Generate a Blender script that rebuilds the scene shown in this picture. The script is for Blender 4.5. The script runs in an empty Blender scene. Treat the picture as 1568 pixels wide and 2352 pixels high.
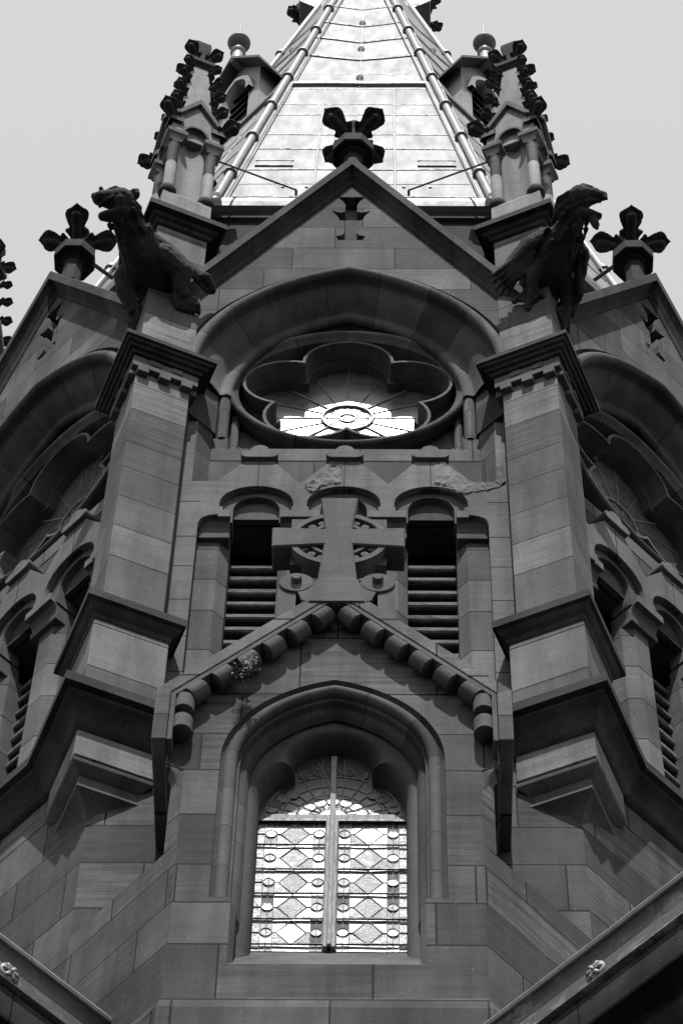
import bpy, bmesh, math, random
from math import sin, cos, tan, pi, radians, sqrt, acos, hypot
from mathutils import Vector, Matrix
from mathutils.geometry import delaunay_2d_cdt

rnd = random.Random(7)
sc = bpy.context.scene
COL = sc.collection

# ------------------------------------------------------------------ camera
def make_camera():
    f, pitch, yaw, roll = 7483.81, 1.04474, -0.02903, 0.02877
    F = Vector((sin(yaw) * cos(pitch), cos(yaw) * cos(pitch), sin(pitch)))
    R0 = Vector((cos(yaw), -sin(yaw), 0)); U0 = R0.cross(F)
    R = cos(roll) * R0 + sin(roll) * U0; U = -sin(roll) * R0 + cos(roll) * U0
    cd = bpy.data.cameras.new('camera'); cam = bpy.data.objects.new('camera', cd); COL.objects.link(cam)
    m = Matrix((R, U, -F)).transposed().to_4x4(); m.translation = Vector((0.44967, -20.90345, 1.6))
    cam.matrix_world = m
    cd.sensor_fit = 'HORIZONTAL'; cd.sensor_width = 36.0; cd.lens = 36.0 * f / 1568
    cd.clip_start = 0.5; cd.clip_end = 6000
    sc.camera = cam
make_camera()

# ------------------------------------------------------------------ light
SUN_EL, SUN_AZ = radians(61.4), radians(180.8)      # sun stands behind the photographer
SUN_DIR = Vector((sin(SUN_AZ) * cos(SUN_EL), cos(SUN_AZ) * cos(SUN_EL), sin(SUN_EL)))
w = bpy.data.worlds.new('World'); sc.world = w; w.use_nodes = True
nt = w.node_tree; nt.nodes.clear()
sky = nt.nodes.new('ShaderNodeTexSky'); sky.sky_type = 'NISHITA'; sky.sun_disc = False
sky.sun_elevation = SUN_EL; sky.sun_rotation = SUN_AZ
sky.air_density = 1.0; sky.dust_density = 1.5; sky.ozone_density = 1.0
# blue-sensitive monochrome, which gives the photograph's bright sky
bw = nt.nodes.new('ShaderNodeSeparateColor'); bg = nt.nodes.new('ShaderNodeBackground'); wo = nt.nodes.new('ShaderNodeOutputWorld')
bg.inputs['Strength'].default_value = 0.15
nt.links.new(sky.outputs[0], bw.inputs[0]); nt.links.new(bw.outputs[2], bg.inputs[0]); nt.links.new(bg.outputs[0], wo.inputs[0])
sl = bpy.data.lights.new('sun', 'SUN'); sl.energy = 4.8; sl.angle = radians(0.53); sl.color = (1, 1, 1)
so = bpy.data.objects.new('sun', sl); COL.objects.link(so)
so.rotation_euler = (-SUN_DIR).to_track_quat('-Z', 'Y').to_euler(); so.location = (0, -30, 60)
sc.view_settings.view_transform = 'Standard'; sc.view_settings.look = 'None'
sc.view_settings.exposure = 0.68; sc.view_settings.gamma = 1.0
sc.render.engine = 'CYCLES'
sc.cycles.max_bounces = 6

# ------------------------------------------------------------------ materials (the photograph is black and white)
class N:
    def __init__(s, name):
        s.m = bpy.data.materials.new(name); s.m.use_nodes = True
        s.t = s.m.node_tree; s.p = s.t.nodes['Principled BSDF']; s.out = s.t.nodes['Material Output']
    def n(s, typ, **kw):
        x = s.t.nodes.new(typ)
        for k, v in kw.items():
            if k in x.inputs.keys() if isinstance(k, str) else False: x.inputs[k].default_value = v
            else: setattr(x, k, v)
        return x
    def l(s, a, b): s.t.links.new(a, b)
    def math(s, op, a, b=None, clamp=False):
        x = s.n('ShaderNodeMath', operation=op); x.use_clamp = clamp
        for i, v in enumerate((a, b)):
            if v is None: continue
            if isinstance(v, (int, float)): x.inputs[i].default_value = v
            else: s.l(v, x.inputs[i])
        return x.outputs[0]
    def noise(s, vec, scale, detail=4, rough=.55):
        x = s.n('ShaderNodeTexNoise'); x.inputs['Scale'].default_value = scale
        x.inputs['Detail'].default_value = detail; x.inputs['Roughness'].default_value = rough
        s.l(vec, x.inputs['Vector']); return x.outputs['Fac']
    def mapv(s, vec, scale, rot=(0, 0, 0)):
        x = s.n('ShaderNodeMapping'); x.inputs['Scale'].default_value = scale; x.inputs['Rotation'].default_value = rot
        s.l(vec, x.inputs['Vector']); return x.outputs[0]
    def remap(s, v, a, b, c, d):
        x = s.n('ShaderNodeMapRange'); x.inputs[1].default_value = a; x.inputs[2].default_value = b
        x.inputs[3].default_value = c; x.inputs[4].default_value = d; s.l(v, x.inputs[0]); return x.outputs[0]

def stone(name, alb, joints=True, band=.35, blotch=.3, rough=.9, speck=.0, soot=0., bump=.25, coarse=1.0):
    k = N(name); tc = k.n('ShaderNodeTexCoord'); ob = tc.outputs['Object']
    info = k.n('ShaderNodeObjectInfo')
    add = k.n('ShaderNodeVectorMath', operation='ADD'); k.l(ob, add.inputs[0])
    sc_ = k.n('ShaderNodeVectorMath', operation='SCALE'); k.l(info.outputs['Random'], sc_.inputs['Scale']); sc_.inputs[0].default_value = (37, 11, 23)
    k.l(sc_.outputs[0], add.inputs[1]); v = add.outputs[0]
    val = alb
    uv = tc.outputs['UV']
    if joints:
        br = k.n('ShaderNodeTexBrick'); k.l(uv, br.inputs['Vector'])
        br.inputs['Scale'].default_value = 1; br.inputs['Brick Width'].default_value = 2.3; br.inputs['Row Height'].default_value = 1
        br.inputs['Mortar Size'].default_value = .019; br.inputs['Mortar Smooth'].default_value = .2
        br.inputs['Color1'].default_value = (.55,) * 3 + (1,); br.inputs['Color2'].default_value = (1.42,) * 3 + (1,)
        br.inputs['Mortar'].default_value = (.95,) * 3 + (1,); br.offset = .43
        tone = br.outputs['Color']
        # bedding direction of each block wobbles with its tone
        wv = k.n('ShaderNodeVectorMath', operation='ADD'); k.l(v, wv.inputs[0])
        cs = k.n('ShaderNodeVectorMath', operation='SCALE'); k.l(tone, cs.inputs[0]); cs.inputs['Scale'].default_value = 9
        k.l(cs.outputs[0], wv.inputs[1]); v2 = wv.outputs[0]
    else: v2 = v
    b1 = k.noise(k.mapv(v2, (.9, .9, 11 * coarse), (.07, .05, 0)), 1.6, 5, .6)
    b2 = k.noise(v, 1.1, 4, .6); b3 = k.noise(v, 42, 3, .7); b4 = k.noise(k.mapv(v, (3.2, 3.2, .35)), 1.3, 4, .6)
    if joints:
        amp = k.math('MULTIPLY', k.math('POWER', k.math('FRACT', k.math('MULTIPLY', tone, 17.3)), 2.0), band * 3.4)
        amp = k.math('ADD', amp, .25)
        s1 = k.math('ADD', k.math('MULTIPLY', k.math('SUBTRACT', b1, .5), amp), 1.0)
    else: s1 = k.remap(b1, .3, .7, 1 - band, 1 + band)
    s2 = k.remap(b2, .3, .7, 1 - blotch, 1 + blotch)
    s3 = k.remap(b3, .3, .7, .86, 1.14); s4 = k.remap(b4, .38, .72, 1.10, .60)
    x = k.math('MULTIPLY', s1, s2); x = k.math('MULTIPLY', x, s3); x = k.math('MULTIPLY', x, s4)
    x = k.math('MULTIPLY', x, alb)
    if joints:
        x = k.math('MULTIPLY', x, tone)
        b2n = k.n('ShaderNodeTexBrick'); k.l(uv, b2n.inputs['Vector']); b2n.offset = .43
        for nm, vv in (('Scale', 1), ('Brick Width', 2.3), ('Row Height', 1), ('Mortar Size', .07), ('Mortar Smooth', 1.0)): b2n.inputs[nm].default_value = vv
        x = k.math('MULTIPLY', x, k.math('ADD', 1.0, k.math('MULTIPLY', b2n.outputs['Fac'], k.remap(b2, .35, .6, -.22, .30))))
        mo = k.remap(br.outputs['Fac'], 0, 1, 1, .13); x = k.math('MULTIPLY', x, mo)
    if soot:      # sooty crust patches with a shape of their own
        so_ = k.remap(k.noise(v, 2.3, 6, .65), .42, .58, 1, 1 - soot); x = k.math('MULTIPLY', x, so_)
    pit = k.remap(k.noise(v, 75, 2, .6), .26, .34, .72, 1); x = k.math('MULTIPLY', x, pit)
    sp = k.remap(k.noise(v, 26, 2, .5), .72, .74, 0, 1)      # small lichen and bird-lime specks
    x = k.math('ADD', x, k.math('MULTIPLY', sp, .05 if not speck else speck))
    comb = k.n('ShaderNodeCombineColor')
    for i in range(3): k.l(x, comb.inputs[i])
    k.l(comb.outputs[0], k.p.inputs['Base Color']); k.p.inputs['Roughness'].default_value = rough
    k.p.inputs['Specular IOR Level'].default_value = .15
    bp = k.n('ShaderNodeBump'); bp.inputs['Strength'].default_value = bump; bp.inputs['Distance'].default_value = .02
    h = k.math('ADD', k.math('MULTIPLY', b3, .5), k.math('MULTIPLY', b1, .6))
    if joints: h = k.math('SUBTRACT', h, k.math('MULTIPLY', br.outputs['Fac'], 1.2))
    k.l(h, bp.inputs['Height']); k.l(bp.outputs[0], k.p.inputs['Normal'])
    return k.m

def simple(name, alb, rough=.6, metal=0, var=.25, scale=5, spec=.4, stretch=(1, 1, 1), bump=0.1):
    k = N(name); tc = k.n('ShaderNodeTexCoord'); v = k.mapv(tc.outputs['Object'], stretch)
    a = k.remap(k.noise(v, scale, 5, .6), .3, .7, 1 - var, 1 + var); a = k.math('MULTIPLY', a, alb)
    c = k.n('ShaderNodeCombineColor')
    for i in range(3): k.l(a, c.inputs[i])
    k.l(c.outputs[0], k.p.inputs['Base Color']); k.p.inputs['Metallic'].default_value = metal
    k.p.inputs['Specular IOR Level'].default_value = spec
    r = k.remap(k.noise(v, scale * 1.7, 3, .6), .3, .7, max(.05, rough - .12), min(1, rough + .12)); k.l(r, k.p.inputs['Roughness'])
    bp = k.n('ShaderNodeBump'); bp.inputs['Strength'].default_value = bump; bp.inputs['Distance'].default_value = .02
    k.l(k.noise(v, scale * 4, 3, .6), bp.inputs['Height']); k.l(bp.outputs[0], k.p.inputs['Normal'])
    return k.m

def glass(name, alb, rough, bump=.3, scale=9):
    k = N(name); tc = k.n('ShaderNodeTexCoord'); v = tc.outputs['Object']
    a = k.math('MULTIPLY', k.remap(k.noise(v, 7, 4, .6), .3, .7, .5, 1.5), alb); c = k.n('ShaderNodeCombineColor')
    for i in range(3): k.l(a, c.inputs[i])
    k.l(c.outputs[0], k.p.inputs['Base Color'])
    k.l(k.remap(k.noise(v, 16, 4, .7), .3, .7, rough - .07, rough + .09), k.p.inputs['Roughness'])
    k.p.inputs['IOR'].default_value = 1.52
    bp = k.n('ShaderNodeBump'); bp.inputs['Strength'].default_value = bump; bp.inputs['Distance'].default_value = .01
    k.l(k.noise(v, scale, 3, .6), bp.inputs['Height']); k.l(bp.outputs[0], k.p.inputs['Normal'])
    return k.m

M = {}
M['ashlar'] = stone('ashlar_sandstone', .058, band=.7, blotch=.34)
M['pier_ashlar'] = stone('pier_sandstone', .068, band=.6, blotch=.26)
M['low_ashlar'] = stone('lower_wall_sandstone', .043, band=.8, blotch=.36)
M['gable_ashlar'] = stone('gable_sandstone', .050, band=.7, blotch=.36)
M['recess_ashlar'] = stone('dark_recess_sandstone', .032, band=.5, blotch=.3)  # darker tone, sets the recess off from the arcade heads
M['pale_ashlar'] = stone('arcade_sandstone', .072, joints=False, band=.16, blotch=.25)
M['plain'] = stone('carved_sandstone', .054, joints=False, band=.12, blotch=.2)
M['roll'] = stone('moulded_sandstone', .054, joints=True, band=.15, blotch=.25)
M['dark'] = stone('sooty_shaded_sandstone', .019, joints=False, band=.25, blotch=.4, soot=.5)  # soot on the mouldings, painted shade in the sunk spandrels
M['darkroll'] = stone('sooty_moulding', .026, joints=True, band=.2, blotch=.4, soot=.4)
M['gargoyle'] = stone('blackened_carving', .021, joints=False, band=.12, blotch=.4, soot=.4, bump=.6)
M['pale'] = stone('clean_pinnacle_stone', .135, joints=False, band=.12, blotch=.18)
M['spall'] = stone('freshly_broken_stone', .088, joints=False, band=.3, blotch=.3, bump=1.0, speck=.12)
M['metal'] = simple('spire_sheet_metal', .172, .6, 0, .15, 3.0, .12, (1, 1, .12), .05)
M['metalroll'] = simple('spire_roll_metal', .20, .5, 0, .16, 2.5, .2)
M['collar'] = simple('dark_collar_lead', .16, .55, 0, .3, 8)
M['seam'] = simple('dark_seam_lead', .10, .6, 0, .4, 8)  # dark lead for seams, flashings and ball finials
M['lead'] = simple('window_lead', .12, .5, 0, .3, 14)
M['iron'] = simple('wrought_iron', .025, .6, 0, .3, 14)
M['louvre'] = simple('painted_louvre', .07, .85, 0, .6, 5, .03, (2, 2, 9), .2)
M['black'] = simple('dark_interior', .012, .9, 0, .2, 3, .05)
M['wood'] = simple('weathered_window_wood', .19, .7, 0, .45, 7, .2, (6, 6, 1), .4)
M['gutter'] = simple('painted_gutter_iron', .12, .45, 0, .45, 4, .5, (1, 1, 1), .2)
def peeling(name):
    k = N(name); tc = k.n('ShaderNodeTexCoord'); v = tc.outputs['Object']
    a = k.remap(k.noise(k.mapv(v, (1, 1, 2.5)), 2.2, 7, .72), .52, .60, 0, 1); b = k.remap(k.noise(v, .35, 2, .5), .42, .62, 0, 1)
    x = k.math('ADD', .035, k.math('MULTIPLY', k.math('MULTIPLY', a, b), .17)); x = k.math('MULTIPLY', x, k.remap(k.noise(v, 30, 3, .6), .3, .7, .7, 1.3))
    c = k.n('ShaderNodeCombineColor'); [k.l(x, c.inputs[i]) for i in range(3)]; k.l(c.outputs[0], k.p.inputs['Base Color']); k.p.inputs['Roughness'].default_value = .5
    return k.m
M['gutter'] = peeling('peeling_painted_gutter')
M['gutterrim'] = simple('bare_zinc_rim', .32, .35, 0, .2, 6, .6)
M['boss'] = simple('white_lead_rosette', .14, .5, 0, .3, 9, .4)
M['slate'] = simple('slate_roof', .09, .7, 0, .3, 6)
M['ground'] = simple('churchyard_paving', .035, .95, 0, .3, .6, .1)
M['leaf'] = simple('weed_leaf', .035, .6, 0, .5, 30, .3)
M['flower'] = simple('pale_weed_flower', .16, .7, 0, .2, 30)
GL = [glass('glass_%s' % n, a, r, b, s) for n, a, r, b, s in (('clear', .025, .36, .10, 9), ('seedy', .08, .46, 1.0, 55), ('tinted', .06, .58, .12, 9), ('deep', .02, .78, .1, 9), ('ripple', .10, .44, 1.2, 34))]
M['roseglass'] = glass('rose_glass', .05, .30, .12, 5)

# ------------------------------------------------------------------ mesh helpers
COURSES = [0.0] + [.7 + .6 * i for i in range(32)]
COURSES = [z for z in COURSES if z < 20.0] + [20.306, 20.972, 21.487, 21.968, 22.633, 23.252, 23.771, 24.36, 25.24, 25.75, 26.45, 27.10, 27.79, 28.36, 28.92, 29.49, 30.0, 30.69, 31.22, 31.78, 32.3, 32.86, 33.38, 33.9, 34.42, 34.95, 35.5, 36.02, 36.6, 37.2, 37.8, 38.4, 39, 39.6, 40.2, 40.8]
def cidx(z):
    for i in range(len(COURSES) - 1):
        if z < COURSES[i + 1]: return i
    return len(COURSES) - 2

def kill_zero(bm): bmesh.ops.remove_doubles(bm, verts=bm.verts, dist=1e-5)

def finish(bm, courses=False, uvmode='wall', recalc=True, beds=False):
    kill_zero(bm)
    if recalc: bmesh.ops.recalc_face_normals(bm, faces=bm.faces)
    if courses:
        zs = [v.co.z for v in bm.verts]; lo, hi = min(zs), max(zs)
        for z in COURSES:
            if lo + .01 < z < hi - .01:
                bmesh.ops.bisect_plane(bm, geom=bm.verts[:] + bm.edges[:] + bm.faces[:], plane_co=(0, 0, z), plane_no=(0, 0, 1), dist=1e-5)
    if uvmode in ('wall', 'beds'):
        us = 2 if uvmode == 'wall' else .02
        uvl = bm.loops.layers.uv.verify()
        for f in bm.faces:
            n = f.normal; c = f.calc_center_median()
            if abs(n.z) < .75:
                h = hypot(n.x, n.y); t = (-n.y / h, n.x / h)
                i = cidx(c.z); z0, z1 = COURSES[i], COURSES[i + 1]
                for l in f.loops:
                    p = l.vert.co; l[uvl].uv = ((p.x * t[0] + p.y * t[1]) * us + (.37 * i + 40 if us > 1 else 1.15 + (0 if i % 2 else .43 * 2.3) + 2.3 * (i * 7 % 5)), i + (p.z - z0) / (z1 - z0))
            else:
                for l in f.loops: p = l.vert.co; l[uvl].uv = (p.x * 2 + 40.3, p.y * 1.2 + 20.45)

def mk(name, bm, mat, parent=None, rz=0., loc=None, courses=False, uvmode='wall', smooth=None, bevel=0, recalc=True, mats=None):
    finish(bm, courses, uvmode, recalc)
    me = bpy.data.meshes.new(name); bm.to_mesh(me); bm.free()
    for m in (mats or [mat]): me.materials.append(m)
    if smooth is not None:
        me.polygons.foreach_set('use_smooth', [True] * len(me.polygons)); me.set_sharp_from_angle(angle=radians(smooth))
    o = bpy.data.objects.new(name, me); COL.objects.link(o)
    if parent: o.parent = parent
    o.rotation_euler = (0, 0, rz)
    if loc: o.location = loc
    if bevel:
        b = o.modifiers.new('bevel', 'BEVEL'); b.width = bevel; b.segments = 1; b.limit_method = 'ANGLE'; b.angle_limit = radians(35); b.use_clamp_overlap = True
    return o

def empty(name, loc=(0, 0, 0), rz=0, parent=None):
    o = bpy.data.objects.new(name, None); COL.objects.link(o); o.location = loc; o.rotation_euler = (0, 0, rz); o.empty_display_size = .3
    if parent: o.parent = parent
    return o

def tag(o, label, cat, group=None, kind=None):
    o['label'] = label; o['category'] = cat
    if group: o['group'] = group
    if kind: o['kind'] = kind
    return o

def dup(o, parent=None):
    c = o.copy(); COL.objects.link(c)
    c.parent = parent if parent else o.parent
    for ch in o.children: dup(ch, c)
    return c

def V(u, k, z): return (u, -k, z)

def fill2d(outer, holes):
    pts = []; edges = []
    for loop in [outer] + holes:
        b = len(pts); n = len(loop); pts += [Vector(p) for p in loop]; edges += [(b + i, b + (i + 1) % n) for i in range(n)]
    vo, eo, fo, *_ = delaunay_2d_cdt(pts, edges, [], 1, 1e-6)
    def inside(p, loop):
        r = False; j = len(loop) - 1
        for i in range(len(loop)):
            a, b = loop[i], loop[j]
            if (a[1] > p[1]) != (b[1] > p[1]) and p[0] < (b[0] - a[0]) * (p[1] - a[1]) / (b[1] - a[1]) + a[0]: r = not r
            j = i
        return r
    keep = []
    for f in fo:
        c = (sum(vo[i][0] for i in f) / len(f), sum(vo[i][1] for i in f) / len(f))
        if inside(c, outer) and not any(inside(c, h) for h in holes): keep.append(f)
    return vo, keep

def plate(bm, outer, k0, k1, holes=(), xf=None):
    """polygon in (u,z) extruded between the planes k0 and k1"""
    holes = [list(h) for h in holes]; vo, fo = fill2d(list(outer), holes)
    xf = xf or V
    for k in (k0, k1):
        vs = [bm.verts.new(xf(p[0], k, p[1])) for p in vo]
        for f in fo:
            try: bm.faces.new([vs[i] for i in f])
            except ValueError: pass
    for loop in [outer] + holes:
        a = [bm.verts.new(xf(p[0], k0, p[1])) for p in loop]; b = [bm.verts.new(xf(p[0], k1, p[1])) for p in loop]; n = len(loop)
        for i in range(n): bm.faces.new((a[i], a[(i + 1) % n], b[(i + 1) % n], b[i]))

def plan(bm, poly, z0, z1, top=None):
    """plan polygon (x,k) extruded up, optionally to another polygon"""
    plate(bm, [(p[0], p[1]) for p in poly], z0, z1, xf=lambda a, k, b: (a, -b, k)) if top is None else loft(bm, [[(p[0], -p[1], z0) for p in poly], [(p[0], -p[1], z1) for p in top]], True)

def side(bm, poly, u0, u1):
    """polygon in (k,z) extruded along u"""
    plate(bm, poly, u0, u1, xf=lambda a, k, b: (k, -a, b))

def box(bm, x0, x1, k0, k1, z0, z1): plan(bm, [(x0, k0), (x1, k0), (x1, k1), (x0, k1)], z0, z1)

def grid(bm, rows, closed_r=False, closed_c=False, uv=None):
    vs = [[bm.verts.new(p) for p in r] for r in rows]; R = len(vs); Cn = len(vs[0])
    for i in range(R if closed_r else R - 1):
        for j in range(Cn if closed_c else Cn - 1):
            q = (vs[i][j], vs[i][(j + 1) % Cn], vs[(i + 1) % R][(j + 1) % Cn], vs[(i + 1) % R][j])
            try: bm.faces.new(q)
            except ValueError: pass
    return vs

def loft(bm, rings, cap=True):
    vs = grid(bm, rings, closed_c=True)
    if cap:
        for r in (vs[0], vs[-1]):
            if len(r) > 2:
                try: bm.faces.new(r)
                except ValueError: pass

def sweep_uv(bm, rows, joint=1.2):
    """rows: profile points, each a list of path points; UV.x runs along the path so that the brick joints cross the moulding"""
    uvl = bm.loops.layers.uv.verify(); n = len(rows[0]); mid = rows[len(rows) // 2]; d = [0]
    for i in range(1, n): d.append(d[-1] + (Vector(mid[i]) - Vector(mid[i - 1])).length)
    vs = [[bm.verts.new(p) for p in r] for r in rows]
    for i in range(len(rows) - 1):
        for j in range(n - 1):
            try: f = bm.faces.new((vs[i][j], vs[i][j + 1], vs[i + 1][j + 1], vs[i + 1][j]))
            except ValueError: continue
            for l, jj in zip(f.loops, (j, j + 1, j + 1, j)): l[uvl].uv = ((d[jj] - d[-1] / 2) * 2.3 / joint + 2.3 * 20, .5)

def lathe(bm, prof, n=16, c=(0, 0), ph=0, cap=True):
    loft(bm, [[(c[0] + r * cos(ph + 2 * pi * i / n), c[1] + r * sin(ph + 2 * pi * i / n), z) for i in range(n)] for r, z in prof], cap)

def lathe_k(bm, prof, n=48, c=(0, 0), closed=True):
    """profile (r,k) turned about an axis along the face normal"""
    rows = [[V(c[0] + r * sin(2 * pi * i / n), k, c[1] + r * cos(2 * pi * i / n)) for i in range(n)] for r, k in prof]
    grid(bm, rows, closed_r=closed, closed_c=True)

def tube(bm, pts, r, n=10, cap=True):
    pts = [Vector(p) for p in pts]; rings = []; ref = None
    for i, p in enumerate(pts):
        d = (pts[min(i + 1, len(pts) - 1)] - pts[max(i - 1, 0)]).normalized()
        if ref is None: ref = Vector((0, 0, 1)) if abs(d.z) < .9 else Vector((1, 0, 0))
        a = (ref - d * ref.dot(d)).normalized(); b = d.cross(a); ref = a
        rr = r[i] if isinstance(r, (list, tuple)) else r
        rings.append([tuple(p + (a * cos(2 * pi * j / n) + b * sin(2 * pi * j / n)) * rr) for j in range(n)])
    loft(bm, rings, cap)

def capsule(bm, p0, p1, r0, r1, n=12, sq=(1, 1)):
    """tapered capsule, its section squashed by sq"""
    p0, p1 = Vector(p0), Vector(p1); d = p1 - p0; L = d.length; d = d / L if L > 1e-6 else Vector((0, 0, 1))
    ref = Vector((0, 0, 1)) if abs(d.z) < .9 else Vector((1, 0, 0))
    b = d.cross(ref).normalized(); a = b.cross(d); rings = []
    for t in range(-4, 1):
        an = t / 4 * pi / 2; rings.append((p0 + d * (r0 * sin(an)), max(r0 * cos(an), 1e-4)))
    for t in range(0, 5):
        an = t / 4 * pi / 2; rings.append((p1 + d * (r1 * sin(an)), max(r1 * cos(an), 1e-4)))
    loft(bm, [[tuple(c + (a * cos(2 * pi * j / n) * sq[0] + b * sin(2 * pi * j / n) * sq[1]) * rr) for j in range(n)] for c, rr in rings], True)

def remesh(o, vox, smooth=2):
    r = o.modifiers.new('remesh', 'REMESH'); r.mode = 'VOXEL'; r.voxel_size = vox; r.use_smooth_shade = True
    if smooth:
        s = o.modifiers.new('smooth', 'SMOOTH'); s.iterations = smooth; s.factor = .5

def rot2(a, x, y): return (cos(a) * x - sin(a) * y, sin(a) * x + cos(a) * y)
def arc(cx, cz, rx, rz, a0, a1, n): return [(cx + rx * cos(a0 + (a1 - a0) * i / n), cz + rz * sin(a0 + (a1 - a0) * i / n)) for i in range(n + 1)]

def parch(r, c, z0, zb, n=14):
    """outline of a two-centred arch from bottom left to bottom right"""
    al = acos(c / r); L = [(c - r * cos(t * al / n), z0 + r * sin(t * al / n)) for t in range(n + 1)]
    pts = ([(c - r, zb)] if zb is not None else []) + L
    return pts + [(-x, z) for x, z in reversed(pts[:-1])]

def roll_pts(rc, kc, rad, a0, a1, n=7): return [(rc + rad * cos(a0 + (a1 - a0) * i / n), kc + rad * sin(a0 + (a1 - a0) * i / n)) for i in range(n + 1)]

R8 = pi / 8; RA = 5.0; RAC = RA / cos(R8); HC = RA * tan(R8); PC = 5.25
def corner(a): return (PC * sin(a), -PC * cos(a))

# ------------------------------------------------------------------ ground
bm = bmesh.new(); lathe(bm, [(.01, 0), (60, 0), (1500, 0)], 48, cap=False)
g = mk('ground', bm, M['ground']); g['kind'] = 'structure'

# ------------------------------------------------------------------ the tower
tower = empty('church_tower'); tag(tower, 'tall octagonal sandstone church tower with gables, rose windows and a pale metal spire', 'church tower')

# lower octagon
bm = bmesh.new(); octo = [(RAC * sin(R8 + i * pi / 4), RAC * cos(R8 + i * pi / 4)) for i in range(8)]
plan(bm, octo, 0, 25.0); mk('lower_wall', bm, M['low_ashlar'], tower, courses=True)
bm = bmesh.new(); plan(bm, [(x * .82, y * .82) for x, y in octo], 25.02, 37.0); mk('core', bm, M['black'], tower)  # black filler added inside the belfry so that no light leaks through

# string course round the octagon
SP = [(0, 24.72), (.03, 24.74), (.06, 24.80), (.075, 24.90), (.15, 25.0), (.18, 25.03), (.18, 25.07), (.235, 25.09), (.235, 25.21), (.20, 25.25), (-.15, 25.40)]
bm = bmesh.new(); loft(bm, [[((RA + k) / cos(R8) * sin(R8 + i * pi / 4), -(RA + k) / cos(R8) * cos(R8 + i * pi / 4), z) for i in range(8)] for k, z in SP], False)
mk('string_course', bm, M['dark'], tower, smooth=40)

# ---- pier at every corner: a square turned so that one arris points out
def sqprof(bm, prof):      # prof: (side,z)
    lathe(bm, [(s * sqrt(.5), z) for s, z in prof], 4, ph=-pi / 2)
def make_pier():
    bm = bmesh.new(); sqprof(bm, [(.594, 26.6), (.594, 31.56)]); p = mk('buttress', bm, M['pier_ashlar'], tower, courses=True, uvmode='beds', bevel=.008)
    bm = bmesh.new(); sqprof(bm, [(.594, 31.9), (.594, 35.2)]); mk('upper_shaft', bm, M['pier_ashlar'], p, courses=True, uvmode='beds', bevel=.008)
    bm = bmesh.new(); sqprof(bm, [(.72, 24.36), (.72, 26.7)]); mk('pier_block', bm, M['pier_ashlar'], p, courses=True, uvmode='beds', bevel=.008)
    bm = bmesh.new(); sqprof(bm, [(.66, 26.48), (.74, 26.53), (.76, 26.60), (.86, 26.66), (.88, 26.70), (.95, 26.72), (.95, 26.83), (.60, 26.96)]); mk('cornice', bm, M['dark'], p, smooth=30)
    bm = bmesh.new(); sqprof(bm, [(.70, 24.72), (.76, 24.74), (.82, 24.80), (.85, 24.90), (1.0, 25.0), (1.06, 25.03), (1.06, 25.07), (1.17, 25.09), (1.17, 25.215), (1.1, 25.25), (.70, 25.42)]); mk('string_course', bm, M['dark'], p, smooth=30)
    # corbel under the pier, dying into the corner of the octagon
    bm = bmesh.new()
    lathe(bm, [(.46, 24.38), (.46, 24.335), (.51, 24.33), (.52, 24.315), (.51, 24.285), (.43, 24.235), (.375, 24.215), (.365, 24.09)], 4, ph=-pi / 2)
    lathe(bm, [(.365, 24.10), (.392, 24.09), (.392, 24.06), (.30, 24.02), (.21, 23.93), (.155, 23.80), (.05, 23.62)], 4, ph=-pi / 2)
    mk('corbel', bm, M['plain'], p, smooth=25)
    # capital: frieze of chequer blocks, stepped cornice
    bm = bmesh.new(); sqprof(bm, [(.594, 31.50), (.72, 31.50), (.72, 31.80)])
    sd = .36
    for q in range(4):
        a = pi / 4 + q * pi / 2
        for j, uu in enumerate((-.30, -.06, .18)):
            for (x0, x1, d, z0, z1) in ((uu, uu + .12, .012, 31.40, 31.52),):
                vv = [(x0, -sd - d), (x1, -sd - d), (x1, -sd + .1), (x0, -sd + .1)]
                loft(bm, [[(*rot2(a, *p_), z) for p_ in vv] for z in (z0, z1)])
        for x0, x1 in ((-.18, -.06), (.06, .18)):
            vv = [(x0, -sd - .014), (x1, -sd - .014), (x1, -sd + .05), (x0, -sd + .05)]
            loft(bm, [[(*rot2(a, *p_), z) for p_ in vv] for z in (31.60, 31.69)])
    mk('chequer_frieze', bm, M['plain'], p, smooth=None, bevel=.006)
    bm = bmesh.new(); sqprof(bm, [(.72, 31.70), (.78, 31.71), (.80, 31.76), (.86, 31.77), (.885, 31.81), (.94, 31.82), (.96, 31.86), (1.01, 31.87), (1.01, 31.945), (.62, 32.02)]); mk('capital', bm, M['dark'], p, smooth=25)
    return p
pier = make_pier()
piers = [pier]
for a in (-R8, R8, -3 * R8, 3 * R8):
    o = pier if a == -R8 else dup(pier)
    o.location = (*corner(a), 0); o.rotation_euler = (0, 0, a)

# ---- one face of the belfry stage, built for the front and copied round
ZC = 32.381; KA = 4.769; KR = 4.62; KT = 4.54; KG = 4.20
face_parts = []
def fp(o): face_parts.append(o); return o

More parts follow.
